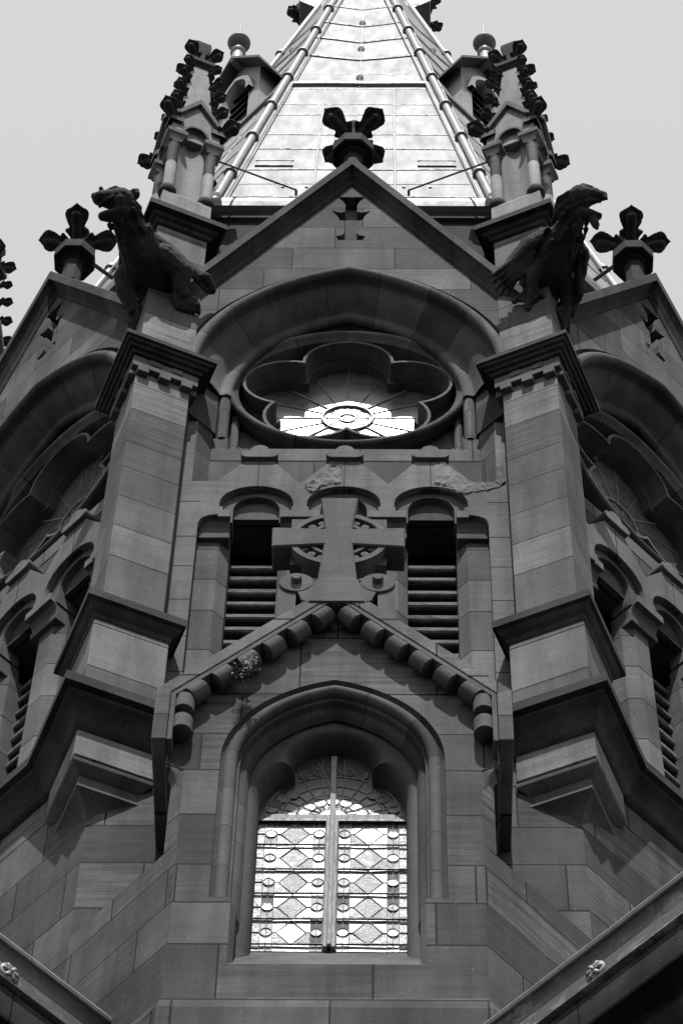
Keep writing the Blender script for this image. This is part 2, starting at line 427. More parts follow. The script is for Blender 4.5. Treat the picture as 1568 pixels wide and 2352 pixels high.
def build_face():
    # wall with the gable, the great arch and the loop
    m_ = 1.84
    hood = [(x, z) for x, z in parch(2.525, .75, 32.07, None) if abs(x) < 1.63]
    hz = 32.07 + sqrt(2.525 ** 2 - (1.63 + .75) ** 2)
    hole = [(-1.63, 25.26), (-1.63, hz)] + hood + [(1.63, hz), (1.63, 25.26)]
    outer = [(-HC, 25.2), (-1.63, 25.2), ] + [(-1.63, hz)] + hood + [(1.63, hz), (1.63, 25.2), (HC, 25.2), (HC, 33.2), (0, 36.98), (-HC, 33.2)]
    sl_ = [(-.165, 36.33), (.165, 36.33), (.10, 36.22), (.068, 36.12), (.068, 35.93), (.12, 35.90), (.225, 35.95), (.16, 35.82), (.13, 35.70), (.068, 35.68), (.068, 35.36), (.09, 35.30), (.165, 35.26), (.14, 35.165)]
    sl_ = sl_ + [(-x, z) for x, z in reversed(sl_)][:-1]
    sl_ = [p for i, p in enumerate(sl_) if p != (-.165, 36.33) or i == 0]
    bm = bmesh.new(); plate(bm, outer, RA, 4.72, [sl_])
    wall = fp(mk('gable_wall', bm, M['gable_ashlar'], tower, courses=True, bevel=.006))
    bm = bmesh.new(); box(bm, -.4, .4, 4.84, 4.75, 35.0, 36.5); mk('loop_recess', bm, M['ashlar'], wall, courses=True)
    # gable coping
    prof = [(-.46, 4.985), (-.44, 5.015), (-.40, 5.03), (-.35, 5.035), (-.29, 5.075), (-.22, 5.12), (-.205, 5.13), (-.204, 5.172), (0, 5.172), (.02, 5.16), (.16, 4.98), (.16, 3.6)]
    rows = []
    for dz, k in prof:
        pts = []
        for i in range(-24, 25):
            u = i / 24 * 1.9; pts.append(V(u, k, 37.101 + dz - m_ * abs(u)))
        rows.append(pts)
    bm = bmesh.new(); sweep_uv(bm, rows, .95); c = fp(mk('gable_coping', bm, M['darkroll'], tower, uvmode=None, smooth=35))
    bm = bmesh.new(); plate(bm, [(-1.9, 33.42), (0, 36.92), (1.9, 33.42), (1.9, 33.0), (0, 36.5), (-1.9, 33.0)], 4.70, 3.4); mk('gable_roof', bm, M['slate'], c)
    # mouldings of the great arch
    pr = [(2.525, 5.0), (2.515, 4.955), (2.475, 4.945)] + roll_pts(2.405, 4.99, .066, .5, 2 * pi - 2.7, 10) + [(2.335, 4.90), (2.25, 4.85), (2.18, 4.78), (2.125, 4.70), (2.10, 4.655), (2.093, 4.65)] + \
        roll_pts(2.03, 4.60, .06, 1.0, pi + 1.2) + [(1.965, 4.53), (1.955, 4.38)]
    rows = []
    for r, k in pr:
        rows.append([V(x, k, z) for x, z in parch(r, .75, 32.07, None, 20)])
    bm = bmesh.new(); sweep_uv(bm, rows, .62); fp(mk('great_arch', bm, M['roll'], tower, uvmode=None, smooth=40))
    # splayed reveal and recessed wall
    bm = bmesh.new(); plate(bm, parch(2.0, .75, 32.07, 30.9), 4.40, 4.30, [[(1.19 * sin(i * 2 * pi / 48), ZC + 1.19 * cos(i * 2 * pi / 48)) for i in range(48)]])
    s = fp(mk('rose_spandrel', bm, M['plain'], tower, courses=False))
    bm = bmesh.new(); box(bm, -1.42, 1.42, KR, 4.2, 29.5, 30.685)
    for sg in (-1, 1):
        plan(bm, [(sg * 1.532, KA - .004), (sg * 1.385, KR), (sg * 1.36, 4.38), (sg * 1.64, 4.38), (sg * 1.64, KA - .004)], 30.0, 31.265)
        plan(bm, [(sg * 1.63, 4.88), (sg * 1.36, KR), (sg * 1.34, 4.38), (sg * 1.68, 4.38), (sg * 1.68, 4.88)], 31.27, 33.0)
        plan(bm, [(sg * 1.375, KR - .004), (sg * 1.215, KR - .004), (sg * 1.215, 4.54), (sg * 1.375, 4.50)], 30.94, 31.18)
    side(bm, [(KA - .02, 29.96), (KR - .05, 30.05), (KR - .05, 29.9), (KA - .02, 29.9)], -1.53, 1.53)
    fp(mk('recess_wall', bm, M['recess_ashlar'], tower, courses=True, bevel=.006))
    bm = bmesh.new(); box(bm, -1.386, 1.386, KR + .006, 4.22, 30.685, 30.939); fp(mk('rose_sill', bm, M['ashlar'], tower, courses=False, bevel=.006))
    # rose window: ring, legs, tracery, glass, leading
    prf = [(1.285, 4.28), (1.282, 4.36), (1.245, 4.38), (1.245, 4.44), (1.282, 4.46), (1.29, 4.54)] + roll_pts(1.248, 4.578, .042, -.3, pi - .9, 8) + [(1.207, 4.585), (1.183, 4.555), (1.166, KT), (1.16, 4.3)]
    n = 64; rows = [[V(r * sin(2 * pi * i / n), k, ZC + r * cos(2 * pi * i / n)) for i in range(n + 1)] for r, k in prf]
    bm = bmesh.new(); sweep_uv(bm, rows, .95)
    rose = fp(mk('rose_window', bm, M['roll'], tower, uvmode=None, smooth=40))
    for sg in (-1, 1):
        bm = bmesh.new(); tube(bm, [V(sg * 1.29, 4.575, z) for z in (31.18, 31.55, 31.95, 32.4)], .062, 14); mk('leg_roll', bm, M['roll'], rose, smooth=60)
        bm = bmesh.new(); tube(bm, [V(sg * 1.17, 4.46, z) for z in (30.94, 31.3, 31.8, 32.2)], .045, 10); mk('leg_roll', bm, M['roll'], rose, smooth=60)
    def foil(d, rl, cusp_r, m=14):
        out = []
        for q in range(5):
            a0 = pi / 2 - q * 2 * pi / 5; half = math.atan2(cusp_r * sin(pi / 5), cusp_r * cos(pi / 5) - d)
            for i in range(m + 1):
                t = half - 2 * half * i / m
                x, y = d + rl * cos(t), rl * sin(t)
                rr = hypot(x, y); aa = math.atan2(y, x)
                out.append((rr * cos(a0 + aa), ZC + rr * sin(a0 + aa)))
        return out
    circ = [(1.168 * sin(i * 2 * pi / 64), ZC + 1.168 * cos(i * 2 * pi / 64)) for i in range(64)]
    bm = bmesh.new(); plate(bm, foil(.663, .499, .8480), KT, 4.31, [foil(.663, .466, .7910)]); mk('tracery', bm, M['pale_ashlar'], rose, bevel=.006)  # paler stone puts the sunlit line of the fillets into the colour
    bm = bmesh.new(); plate(bm, circ, 4.37, 4.312, [foil(.663, .502, .8520)]); mk('sunk_spandrel', bm, M['dark'], rose)  # dark stone stands in for the shade inside the eyelets
    bm = bmesh.new(); plate(bm, circ, 4.309, 4.205, [foil(.663, .426, .7630)]); mk('tracery', bm, M['plain'], rose)
    bm = bmesh.new(); plate(bm, [(1.1 * sin(i * 2 * pi / 48), ZC + 1.1 * cos(i * 2 * pi / 48)) for i in range(48)], KG, KG - .02); mk('glass', bm, M['roseglass'], rose)
    bm = bmesh.new()
    for i in range(16):
        a = 2 * pi * i / 16; r0 = .28
        tube(bm, [V(r * sin(a), KG + .006, ZC + r * cos(a)) for r in (r0, 1.1)], .012 if i % 4 == 2 else .006, 5)
    for i in range(10):
        a = 2 * pi * (i + .5) / 10; tube(bm, [V(r * sin(a), KG + .004, ZC + r * cos(a)) for r in (.085, .235)], .006, 5)
        tube(bm, [V(.185 * sin(a) + .05 * cos(a) * cos(t) + .05 * sin(a) * sin(t), KG + .004, ZC + .185 * cos(a) - .05 * sin(a) * cos(t) + .05 * cos(a) * sin(t)) for t in [j * pi / 6 for j in range(7)]], .005, 4)
    for r, th in ((.27, .02), (.085, .008), (.05, .006)): tube(bm, [V(r * sin(i * 2 * pi / 32), KG + .008, ZC + r * cos(i * 2 * pi / 32)) for i in range(33)], th, 6, False)
    mk('leading', bm, M['lead'], rose, smooth=60)
    # arcade front
    def qc(sg): return [(sg * (1.236 + .184 * cos(t)), 29.20 + .15 * sin(t)) for t in [j * pi / 2 / 6 for j in range(7)]]
    L = [(-1.64, 25.3), (-1.425, 25.3), (-1.425, 29.19)] + qc(-1) + [(-1.236, 29.307), (-1.115, 29.307), (-1.115, 29.434), (-1.195, 29.434), (-1.195, 29.50), (-1.231, 29.51)]
    L += arc(-.866, 29.575, .365, .338, pi, 0, 18)
    L += [(-.501, 29.51), (-.516, 29.50), (-.516, 29.434), (-.616, 29.434), (-.616, 29.307), (-.235, 29.307), (-.235, 29.434), (-.343, 29.434), (-.343, 29.50), (-.365, 29.51)]
    Rr = [(-x, z) for x, z in reversed(L)]
    mid = arc(0, 29.575, .365, .338, pi, 0, 18)
    top = [(1.64, 31.27), (1.53, 31.27), (1.53, 30.01), (1.275, 30.02), (1.01, 30.425), (.72, 30.425), (.442, 29.967)]
    poly = L + mid + Rr + top + [(.146, 30.425)] + [(-.146, 30.425)] + [(-x, z) for x, z in reversed(top)]
    bm = bmesh.new(); plate(bm, poly, KA, 4.695)
    arcade = fp(mk('arcade', bm, M['pale_ashlar'], tower, courses=False, bevel=.016))
    for x in (-.866, 0, .866):
        bm = bmesh.new(); box(bm, x - .004, x + .004, KA + .002, KA - .06, 29.90, 30.43); mk('mortar_joint', bm, M['black'], arcade)
    for sg in (-1, 1):
        for z in (25.9, 26.5, 27.1, 27.75, 28.36, 28.92, 29.60):
            bm = bmesh.new(); box(bm, sg * 1.424, sg * 1.638, KA + .002, KA - .04, z - .004, z + .004); mk('mortar_joint', bm, M['black'], arcade)
    ops = [[(x - .23, 29.32)] + arc(x, 29.575, .23, .25, pi, 0, 14) + [(x + .23, 29.32)] for x in (-.866, 0, .866)]
    bm = bmesh.new()
    pl = [(-1.6, 29.32)]
    for o in ops: pl += o
    pl += [(1.6, 29.32), (1.6, 30.05), (-1.6, 30.05)]
    plate(bm, pl, 4.69, 4.44); mk('inner_arches', bm, M['plain'], arcade)
    for x in (-.433, .433):
        bm = bmesh.new(); plan(bm, [(x - .1, KR), (x + .1, KR), (x + .2, 4.52), (x + .2, 4.1), (x - .2, 4.1), (x - .2, 4.52)], 25.3, 29.1); mk('pillar', bm, M['ashlar'], arcade, courses=True, uvmode='beds', bevel=.006)
        bm = bmesh.new(); side(bm, [(KA - .002, 29.31), (4.71, 29.295), (4.675, 29.24), (4.66, 29.17), (4.66, 29.14), (4.68, 29.14), (4.67, 29.06), (4.4, 29.06), (4.4, 29.31)], x - .19, x + .19); mk('corbel', bm, M['plain'], arcade, bevel=.006)
    for sg in (-1, 1):
        bm = bmesh.new(); plan(bm, [(sg * 1.64, KR), (sg * 1.216, KR), (sg * 1.113, 4.52), (sg * 1.113, 4.1), (sg * 1.64, 4.1)], 25.3, 29.1); mk('jamb', bm, M['ashlar'], arcade, courses=True, uvmode='beds', bevel=.006)
        bm = bmesh.new(); side(bm, [(KA - .03, 29.31), (4.71, 29.295), (4.675, 29.24), (4.66, 29.17), (4.66, 29.14), (4.68, 29.14), (4.67, 29.06), (4.4, 29.06), (4.4, 29.31)], sg * 1.115, sg * 1.42); mk('corbel', bm, M['plain'], arcade, bevel=.006)
    for x in (-.866, 0, .866):
        bm = bmesh.new()
        sh = arc(x - .12, 30.495, .07, .07, -pi / 2, -3 * pi / 2, 8) + arc(x + .12, 30.495, .07, .07, pi / 2, -pi / 2, 8)
        plate(bm, sh, KA + .05, 4.60)
        sh = [(x - .085, 30.55)] + arc(x, 30.60, .095, .10, pi * 1.1, -.1 * pi, 12) + [(x + .085, 30.55)]
        plate(bm, sh, KA + .035, 4.60); mk('fleuron', bm, M['pale_ashlar'], arcade, bevel=.012)
        bm = bmesh.new()
        for i in range(17):
            z = 25.55 + .229 * i + .01
            if z > 29.2: break
            zz = z + rnd.gauss(0, .007); tl = rnd.gauss(0, .006); sec = [(4.12, zz + .22), (4.12, zz + .13), (4.335, zz - .03), (4.36, zz - .03), (4.374, zz - .012), (4.366 + tl, zz + .045), (4.345, zz + .085), (4.31, zz + .11), (4.22, zz + .16)]
            side(bm, sec, x - .245, x + .245)
        mk('louvre', bm, M['louvre'], arcade, smooth=30)
        bm = bmesh.new(); side(bm, [(4.43, 29.5), (4.2, 29.7), (4.2, 29.8), (4.43, 29.86)], x - .24, x + .24); mk('tympanum', bm, M['plain'], arcade)
build_face()
base_parts = list(face_parts)
for a in (-pi / 4, pi / 4, -pi / 2, pi / 2):
    for o in base_parts:
        c = dup(o); c.rotation_euler = (0, 0, a)

# spalled stone on the front arcade
def spall(poly, k, seed):
    r = random.Random(seed); bm = bmesh.new(); xs = [p[0] for p in poly]; zs = [p[1] for p in poly]
    vo, fo = fill2d(poly, [])
    vs = [bm.verts.new(V(p[0], k, p[1])) for p in vo]
    for f in fo:
        try: bm.faces.new([vs[i] for i in f])
        except ValueError: pass
    bmesh.ops.subdivide_edges(bm, edges=bm.edges[:], cuts=5, use_grid_fill=True)
    bmesh.ops.triangulate(bm, faces=bm.faces[:])
    for v in bm.verts: v.co.y += .028 if v.is_boundary else -abs(r.gauss(0, .008)) + .004
    for v in bm.verts:
        if not v.is_boundary: v.co.x += r.gauss(0, .006); v.co.z += r.gauss(0, .006)
    o = mk('spalled_stone', bm, M['spall'], tower, recalc=False)
spall([(.867, 30.42), (.99, 30.415), (1.12, 30.27), (1.29, 30.03), (1.45, 30.02), (1.52, 30.06), (1.52, 30.4), (1.60, 30.42), (1.62, 29.98), (1.56, 29.88), (1.42, 29.80), (1.27, 29.75), (1.18, 29.73), (1.05, 29.86), (.867, 29.92)], KA + .01, 1)
spall([(-.01, 30.32), (-.12, 30.33), (-.2, 30.27), (-.42, 29.98), (-.40, 29.85), (-.33, 29.72), (-.22, 29.86), (-.01, 29.925)], KA + .01, 2)

# ------------------------------------------------------------------ window bay on the front
KB = 5.93
ZT = 22.25
def gline(u, za, m=1.17): return za - m * abs(u)
HA = dict(c=.3, z0=23.41)
hood_o = parch(1.21, .3, 23.41, 21.55, 16)
hole = [(-.74, 20.74), (-.74, 21.55)] + hood_o + [(.74, 21.55), (.74, 20.74)]
bm = bmesh.new()
outer = [(-1.195, 0), (1.195, 0), (1.195, 23.25), (1.36, 23.35), (1.36, 24.05), (0, 25.64), (-1.36, 24.05), (-1.36, 23.35), (-1.195, 23.25)]
plate(bm, outer, KB, 5.02, [hole])
bay = mk('window_bay', bm, M['low_ashlar'], tower, courses=True, bevel=.006)
for sg in (-1, 1):
    bm = bmesh.new(); plan(bm, [(sg * 1.195, KB - .0005), (sg * 1.195, 5.0), (sg * 2.071, 5.0)], 0, ZT)
    plan(bm, [(sg * 1.195, KB - .0005), (sg * 1.195, 5.0), (sg * 1.30, 5.0), (sg * 1.30, KB - .105)], ZT, 23.3)
    plan(bm, [(sg * 1.18, KB - .01), (sg * 1.18, 5.0), (sg * 1.342, 5.0), (sg * 1.342, KB - .01)], 23.3, 24.2)
    mk('splayed_side', bm, M['low_ashlar'], bay, courses=True, bevel=.006)
    # chamfer stop under the hood
    bm = bmesh.new()
    loft(bm, [[(sg * x, -k, z) for x, k in pl_] for z, pl_ in ((23.36, [(1.19, KB), (1.33, KB), (1.335, KB - .14)]), (23.28, [(1.19, KB), (1.30, KB - .01), (1.33, KB - .14)]), (23.2, [(1.19, KB), (1.25, KB - .03), (1.30, KB - .11)]), (23.12, [(1.19, KB), (1.25, KB - .05), (1.26, KB - .07)]), (22.98, [(1.19, KB), (1.20, KB - .005), (1.20, KB - .01)]))])
    mk('chamfer_stop', bm, M['plain'], bay, smooth=50)
# plinth weathering
bm = bmesh.new()
pp = [(-2.10, 4.97), (-1.195, KB), (1.195, KB), (2.10, 4.97)]; po = [(-2.10, 5.04), (-1.222, KB + .05), (1.222, KB + .05), (2.10, 5.04)]
grid(bm, [[(x, -k + (-.002), z) for x, k in q] for z, q in ((20.34, pp), (20.17, po), (0, po))]); mk('plinth', bm, M['low_ashlar'], bay, courses=True)
# hood gable: frame running back to the tower
def chev(zo, zi, uo, ui, zb, m=1.17):
    return [(-uo, zb), (-uo, zo - m * uo), (0, zo), (uo, zo - m * uo), (uo, zb), (ui, zb), (ui, zi - m * ui), (0, zi), (-ui, zi - m * ui), (-ui, zb)]
bm = bmesh.new(); plate(bm, chev(25.875, 25.675, 1.465, 1.345, 23.42), 6.12, 5.01)
hoodg = mk('gable_hood', bm, M['ashlar'], bay, courses=False, bevel=.008)
bm = bmesh.new(); plate(bm, chev(25.66, 25.60, 1.338, 1.30, 23.42), 6.115, 5.94); mk('fillet', bm, M['plain'], bay)
bil = None
def billet(u, z, dirv):
    global bil
    if bil is None:
        bm = bmesh.new(); capsule; lathe(bm, [(.001, -.092), (.083, -.092), (.088, -.088), (.088, .088), (.083, .092), (.001, .092)], 20); bil = mk('billet', bm, M['plain'], bay, smooth=40); o = bil
    else: o = bil.copy(); COL.objects.link(o)
    o.location = V(u, 6.03, z); o.rotation_mode = 'QUATERNION'; o.rotation_quaternion = Vector(dirv).to_track_quat('Z', 'Y')
for sg in (-1, 1):
    for i in range(6): billet(sg * (.128 + .2035 * i), 25.385 - .2335 * i, (sg, 0, -1.17))
    for z in (24.02, 23.72): billet(sg * 1.235, z, (0, 0, 1))
# window mouldings
pr = [(1.21, KB), (1.205, KB - .03), (1.185, KB - .05)] + roll_pts(1.128, KB - .06, .054, .45, 2 * pi - 2.7, 9) + [(1.055, KB - .10), (1.05, KB - .16), (1.01, KB - .19), (1.0, KB - .215), (.985, KB - .25)]
rows = [[V(x, k, z) for x, z in [((-(r - .3)), 21.56), (-(r - .3), 22.0), (-(r - .3), 22.5), (-(r - .3), 22.95)] + parch(r, .3, 23.41, None, 18) + [(r - .3, 22.95), (r - .3, 22.5), (r - .3, 22.0), (r - .3, 21.56)]] for r, k in pr]
bm = bmesh.new(); sweep_uv(bm, rows, .52); arch = mk('arch_moulding', bm, M['roll'], bay, uvmode=None, smooth=40)
# trefoil order: rounded from a large outline in front to a small one behind
def tref(rt, zc, cx, cz, jx, sz, zb, n=10):
    """half outline from jamb foot to the crown"""
    pts = [(jx, zb), (jx, (zb + sz) / 2), (jx, sz)]
    pts += [(cx + (jx - cx) * cos(t), sz + (cz - sz) * sin(t)) for t in [j * pi / 2 / n for j in range(1, n + 1)]]
    a0 = math.atan2(cz - zc, cx)
    pts += [(rt * cos(a0 + (pi / 2 - a0) * j / n), zc + rt * sin(a0 + (pi / 2 - a0) * j / n)) for j in range(1, n + 1)]
    return pts
def full(h): return [(x, z) for x, z in h] + [(-x, z) for x, z in reversed(h[:-1])]
T0 = tref(.45, 23.80, .44, 23.775, .705, 23.22, 20.7); T1 = tref(.352, 23.86, .318, 23.775, .60, 23.32, 20.7)
rows = []
for j in range(7):
    t = j / 6 * pi / 2
    rows.append([V(a[0] + (b[0] - a[0]) * sin(t), 5.65 - .15 * (1 - cos(t)), a[1] + (b[1] - a[1]) * sin(t)) for a, b in zip(full(T0), full(T1))])
rows.append([V(x, 5.41, z) for x, z in full(T1)])
bm = bmesh.new(); grid(bm, rows)
f0 = full(T0)
plate(bm, [(-1.0, 20.7)] + [(-1.0, 24.9), (1.0, 24.9), (1.0, 20.7)] + f0, 5.65, 5.59)
trf = mk('trefoil_order', bm, M['plain'], bay, smooth=35)
bm = bmesh.new(); side(bm, [(KB - .005, 20.74), (5.41, 21.545), (5.41, 20.6), (KB - .005, 20.6)], -.745, .745); mk('window_sill', bm, M['plain'], bay)
for sg in (-1, 1):
    bm = bmesh.new(); plan(bm, [(sg * .735, KB - .02), (sg * .70, KB - .06), (sg * .70, 5.58), (sg * .9, 5.58), (sg * .9, KB - .02)], 20.74, 21.5)
    lathe(bm, [(.0, 21.66), (.055, 21.56), (.075, 21.52), (.075, 21.5)], 10, (sg * .82, -(KB - .07))); mk('jamb_base', bm, M['plain'], bay)
# glazing
GK = 5.42; ZB = 21.545; ZTR = 23.27
bm = bmesh.new(); plate(bm, full(T1)[:0] + [(x, max(z, ZB)) for x, z in full(T1)], GK - .03, GK - .06); glz = mk('window_glass', bm, GL[3], bay)
panes = {i: bmesh.new() for i in range(5)}; lead = bmesh.new(); rp = random.Random(3)
def pane(poly, mi, k=GK):
    b = panes[mi]; x0 = sum(p[0] for p in poly) / len(poly); z0 = sum(p[1] for p in poly) / len(poly)
    tx, tz = rp.gauss(0, .012), rp.gauss(0, .012)      # each pane sits a touch out of true
    f = b.faces.new([b.verts.new(V(x, k + (x - x0) * tx + (z - z0) * tz, z)) for x, z in poly])
def bar(p, q, r=.0036, k=GK + .003): tube(lead, [V(p[0], k, p[1]), V(q[0], k, q[1])], r, 5)
def ell(x, z, rx, rz, mi, n=16):
    pts = [(x + rx * cos(2 * pi * i / n), z + rz * sin(2 * pi * i / n)) for i in range(n)]
    pane(pts, mi, GK + .004); tube(lead, [V(*((a, GK + .008, b))) for a, b in pts + pts[:1]], .0034, 5, False)
rowh = (ZTR - ZB - .02) / 5.25; inter = .105
for sg in (-1, 1):
    xs = [.045, .055, .15, .445, .54, .60]      # mullion edge, border, field, border, margin
    for r in range(6):
        z1 = ZTR - .03 - r * rowh; z0 = max(z1 - rowh, ZB)
        if z1 - z0 < .03: continue
        zc = z1 - rowh / 2
        for (a, b) in ((xs[1], xs[2]), (xs[3], xs[4])):
            for h0, h1 in ((z0, (z0 + z1) / 2), ((z0 + z1) / 2, z1)): pane([(sg * a, h0), (sg * b, h0), (sg * b, h1), (sg * a, h1)], rp.choice((2, 2, 3, 0)))
            if z0 < zc: ell(sg * (a + b) / 2, zc, .044, .050, rp.choice((0, 0, 4, 2)))
            bar((sg * a, z0), (sg * a, z1)); bar((sg * b, z0), (sg * b, z1)); bar((sg * (a + b) / 2, z0), (sg * (a + b) / 2, z1), .004)
        pane([(sg * xs[4], z0), (sg * xs[5], z0), (sg * xs[5], z1), (sg * xs[4], z1)], 4)
        bar((sg * xs[4], (z0 + z1) / 2), (sg * xs[5], (z0 + z1) / 2), .005)
        a, b = xs[2], xs[3]; m = (a + b) / 2
        dm = rp.choice((2, 2, 1)) if r % 2 else rp.choice((0, 1, 1))
        if z0 < zc:
            D = [(a + .03, zc), (m, z0 + .01), (b - .03, zc), (m, z1 - .01)]; pane([(sg * x, z) for x, z in D], dm)
            for (cx, cz) in ((a, z1), (b, z1), (a, z0), (b, z0)):
                mx = D[0] if cx == a else D[2]; mz = D[3] if cz == z1 else D[1]
                pane([(sg * x, z) for x, z in ((cx, cz), (cx, zc), mx, mz, (m, cz))], 0 if cz == z1 else rp.choice((1, 1, 0, 4)))
            for i in range(4): bar((sg * D[i][0], D[i][1]), (sg * D[(i + 1) % 4][0], D[(i + 1) % 4][1]))
            bar((sg * a, zc), (sg * D[0][0], zc)); bar((sg * b, zc), (sg * D[2][0], zc))
        else: pane([(sg * x, z) for x, z in ((a, z0), (b, z0), (b, z1), (a, z1))], 0)
# head of the window: roundels on radiating leads
def inr(x, z):
    return z < ZTR + .06 + .52 * sqrt(max(0, 1 - (x / .60) ** 2)) if abs(x) > .32 else z < 23.86 + sqrt(max(0, .34 ** 2 - x * x))
def curve(pts, r=.0045):
    for p, q in zip(pts, pts[1:]):
        if inr(*p) and inr(*q) and q[1] > ZTR + .055: bar(p, q, r)
for q in range(11):
    a = pi * (q + .5) / 11; curve([(r_ * cos(a + .25 * (r_ - .1) * (1 if a < pi / 2 else -1)), ZTR + .06 + r_ * sin(a + .25 * (r_ - .1) * (1 if a < pi / 2 else -1))) for r_ in (.12, .2, .3, .4, .5, .6, .7, .8)])
for r_ in (.12, .30, .42, .56): curve([(r_ * cos(pi * j / 24), ZTR + .06 + r_ * sin(pi * j / 24)) for j in range(25)], .0045)
for q in range(9):
    a = pi * (q + .5) / 9; pane([(r_ * cos(b_), ZTR + .062 + r_ * sin(b_)) for r_, b_ in ((.13, a - .15), (.29, a - .15), (.29, a + .15), (.13, a + .15))], rp.choice((0, 1, 2)), GK + .001)
for q in range(13):
    a = pi * (q + .5) / 13; ell(.50 * cos(a), ZTR + .10 + (.62 if abs(cos(a)) < .62 else .34) * sin(a) ** .9 * .95, .048, .055, rp.choice((2, 3, 0)))
for q in range(7):
    a = pi * (q + .5) / 7; ell(.24 * cos(a), ZTR + .06 + .20 * sin(a), .05, .055, rp.choice((0, 0, 2)))
fan = [(.60, ZTR + .03)] + [(x, z) for x, z in full(T1) if z > ZTR + .04] + [(-.60, ZTR + .03)]
vo, fo = fill2d(fan, [])
b = panes[0]; vs = [b.verts.new(V(p[0], GK - .004, p[1])) for p in vo]
for f in fo: b.faces.new([vs[i] for i in f])
def revf(bm):
    for f in bm.faces:
        f.normal_update()
        if f.normal.y > 0: f.normal_flip()
for i, bmx in panes.items():
    revf(bmx); mk('coloured_panes', bmx, GL[i], glz, recalc=False)
mk('leading', lead, M['lead'], glz, smooth=60)
bm = bmesh.new(); box(bm, -.05, .05, GK + .05, GK - .02, ZB, ZTR - .02); box(bm, -.018, .018, GK + .075, GK, ZB, ZTR - .02)
box(bm, -.024, .024, GK + .03, GK, ZTR, 24.16); box(bm, -.52, .52, GK + .028, GK - .02, ZTR - .02, ZTR + .055)
mk('window_frame', bm, M['wood'], bay, bevel=.006)
bm = bmesh.new(); box(bm, -.60, .60, GK + .034, GK - .02, ZTR - .05, ZTR - .022)
for sg in (-1, 1): box(bm, sg * .60, sg * .52, GK + .03, GK - .02, ZTR - .03, ZTR + .03)
for r in range(1, 6):
    z = ZTR - .03 - r * rowh
    if z > ZB + .05: box(bm, -.60, .60, GK + .024, GK + .008, z - (.008 if r % 2 == 0 else .0035), z + (.008 if r % 2 == 0 else .0035))
mk('saddle_bar', bm, M['iron'], bay)

# ------------------------------------------------------------------ spire
Z0, RZ, ZAP = 38.261, 4.436, 58.2
def Rs(z): return RZ - .2225 * (z - Z0)
EV = 37.55
bm = bmesh.new(); lathe(bm, [(4.62, 36.2), (4.66, 37.1), (4.72, 37.14), (4.72, 37.28), (4.50, 37.30)], 8, ph=R8, cap=False); mk('eaves_wall', bm, M['dark'], tower)
bm = bmesh.new(); lathe(bm, [(4.70, 37.30), (4.80, 37.32), (4.82, 37.42), (4.82, 37.50), (4.76, 37.50), (4.70, 37.42), (4.5, 37.40)], 8, ph=R8, cap=False); mk('gutter', bm, M['metalroll'], tower)
bm = bmesh.new(); lathe(bm, [(Rs(37.3) - .05, 37.3), (Rs(57.9) - .02, 57.9)], 8, ph=R8); spire = mk('spire', bm, M['metal'], tower)
collz = [39.64, 41.83, 43.9, 45.9, 47.83, 49.7, 51.62, 53.5, 55.3]
rl = None
for i in range(8):
    a = R8 + i * pi / 4; dv = Vector((sin(a), -cos(a), 0))
    def at(z, off=0): return dv * (Rs(z) + off) + Vector((0, 0, z))
    if rl is None:
        bm = bmesh.new(); zs = [37.5] + collz + [57.5]
        tube(bm, [(0, -(Rs(z) - .0), z) for z in zs], .052, 14); rl = mk('ridge_roll', bm, M['metalroll'], spire, rz=a, smooth=60)
        bm = bmesh.new()
        for z in collz[:7]:
            d = (Vector((0, -Rs(z + 1), z + 1)) - Vector((0, -Rs(z), z))).normalized(); p = Vector((0, -Rs(z), z))
            tube(bm, [p - d * .05, p - d * .045, p + d * .03, p + d * .035], [.06, .088, .088, .06], 14)
        col_ = mk('collar_rings', bm, M['collar'], spire, rz=a, smooth=50)
        bm = bmesh.new()
        for sg in (-1, 1):
            pts = [(sg * (.11), -(Rs(z) * cos(R8) * 1.0) - 0, z) for z in (37.5, 57)]
            q0 = [Vector((sg * .13, -Rs(z) + .13 * tan(R8) - .02, z)) for z in (37.6, 55)]; tube(bm, q0, .012, 5)
        fl = mk('flashing_edge', bm, M['seam'], spire, rz=a)
    else:
        for o in (rl, col_, fl): c = o.copy(); COL.objects.link(c); c.rotation_euler = (0, 0, a)
# seams, one set per face
def apo(z): return Rs(z) * cos(R8) - .045
bm = bmesh.new()
def seam(z, r=.016, sag=0., w=.90):
    hw = Rs(z) * sin(R8) * w; pts = []
    for i in range(-6, 7):
        t = i / 6; zz = z - sag * (1 - abs(t)); zz += .012 * sin(5 * t + z * 7); pts.append((t * hw, -apo(zz) - .002, zz))
    tube(bm, pts, r, 6)
for z in (38.47, 40.0, 41.22, 42.12, 43.41, 44.12): seam(z)
seam(45.45, .08); seam(45.22, .016); seam(46.31); seam(47.75, .045, .42); seam(49.2, .045, .42); seam(50.55, .045, .42); seam(50.15, .008); seam(52.0, .042, .32); seam(46.9, .008); seam(39.2, .008)
for u in (-.5, .5): tube(bm, [(u * (1 + (43 - z) * .005), -apo(z) - .002, z) for z in (37.7, 40, 43, 45.2)], .016, 6)
tube(bm, [(.0, -apo(z) - .003, z) for z in (45.3, 48, 50, 52.5)], .02, 6)
for z in (45.95, 48.2, 50.4): tube(bm, [(0, -apo(z) - .01, z - .45), (0, -apo(z) - .03, z - .12), (0, -apo(z) - .03, z)], [.014, .02, .055], 8)
for z in (41.22, 43.41, 39.0):
    for u in (-.9, -.6, .62, .95): box(bm, u - .02, u + .02, apo(z) + .02, apo(z) - .02, z + .0, z + .025)
se = mk('standing_seams', bm, M['seam'], spire)
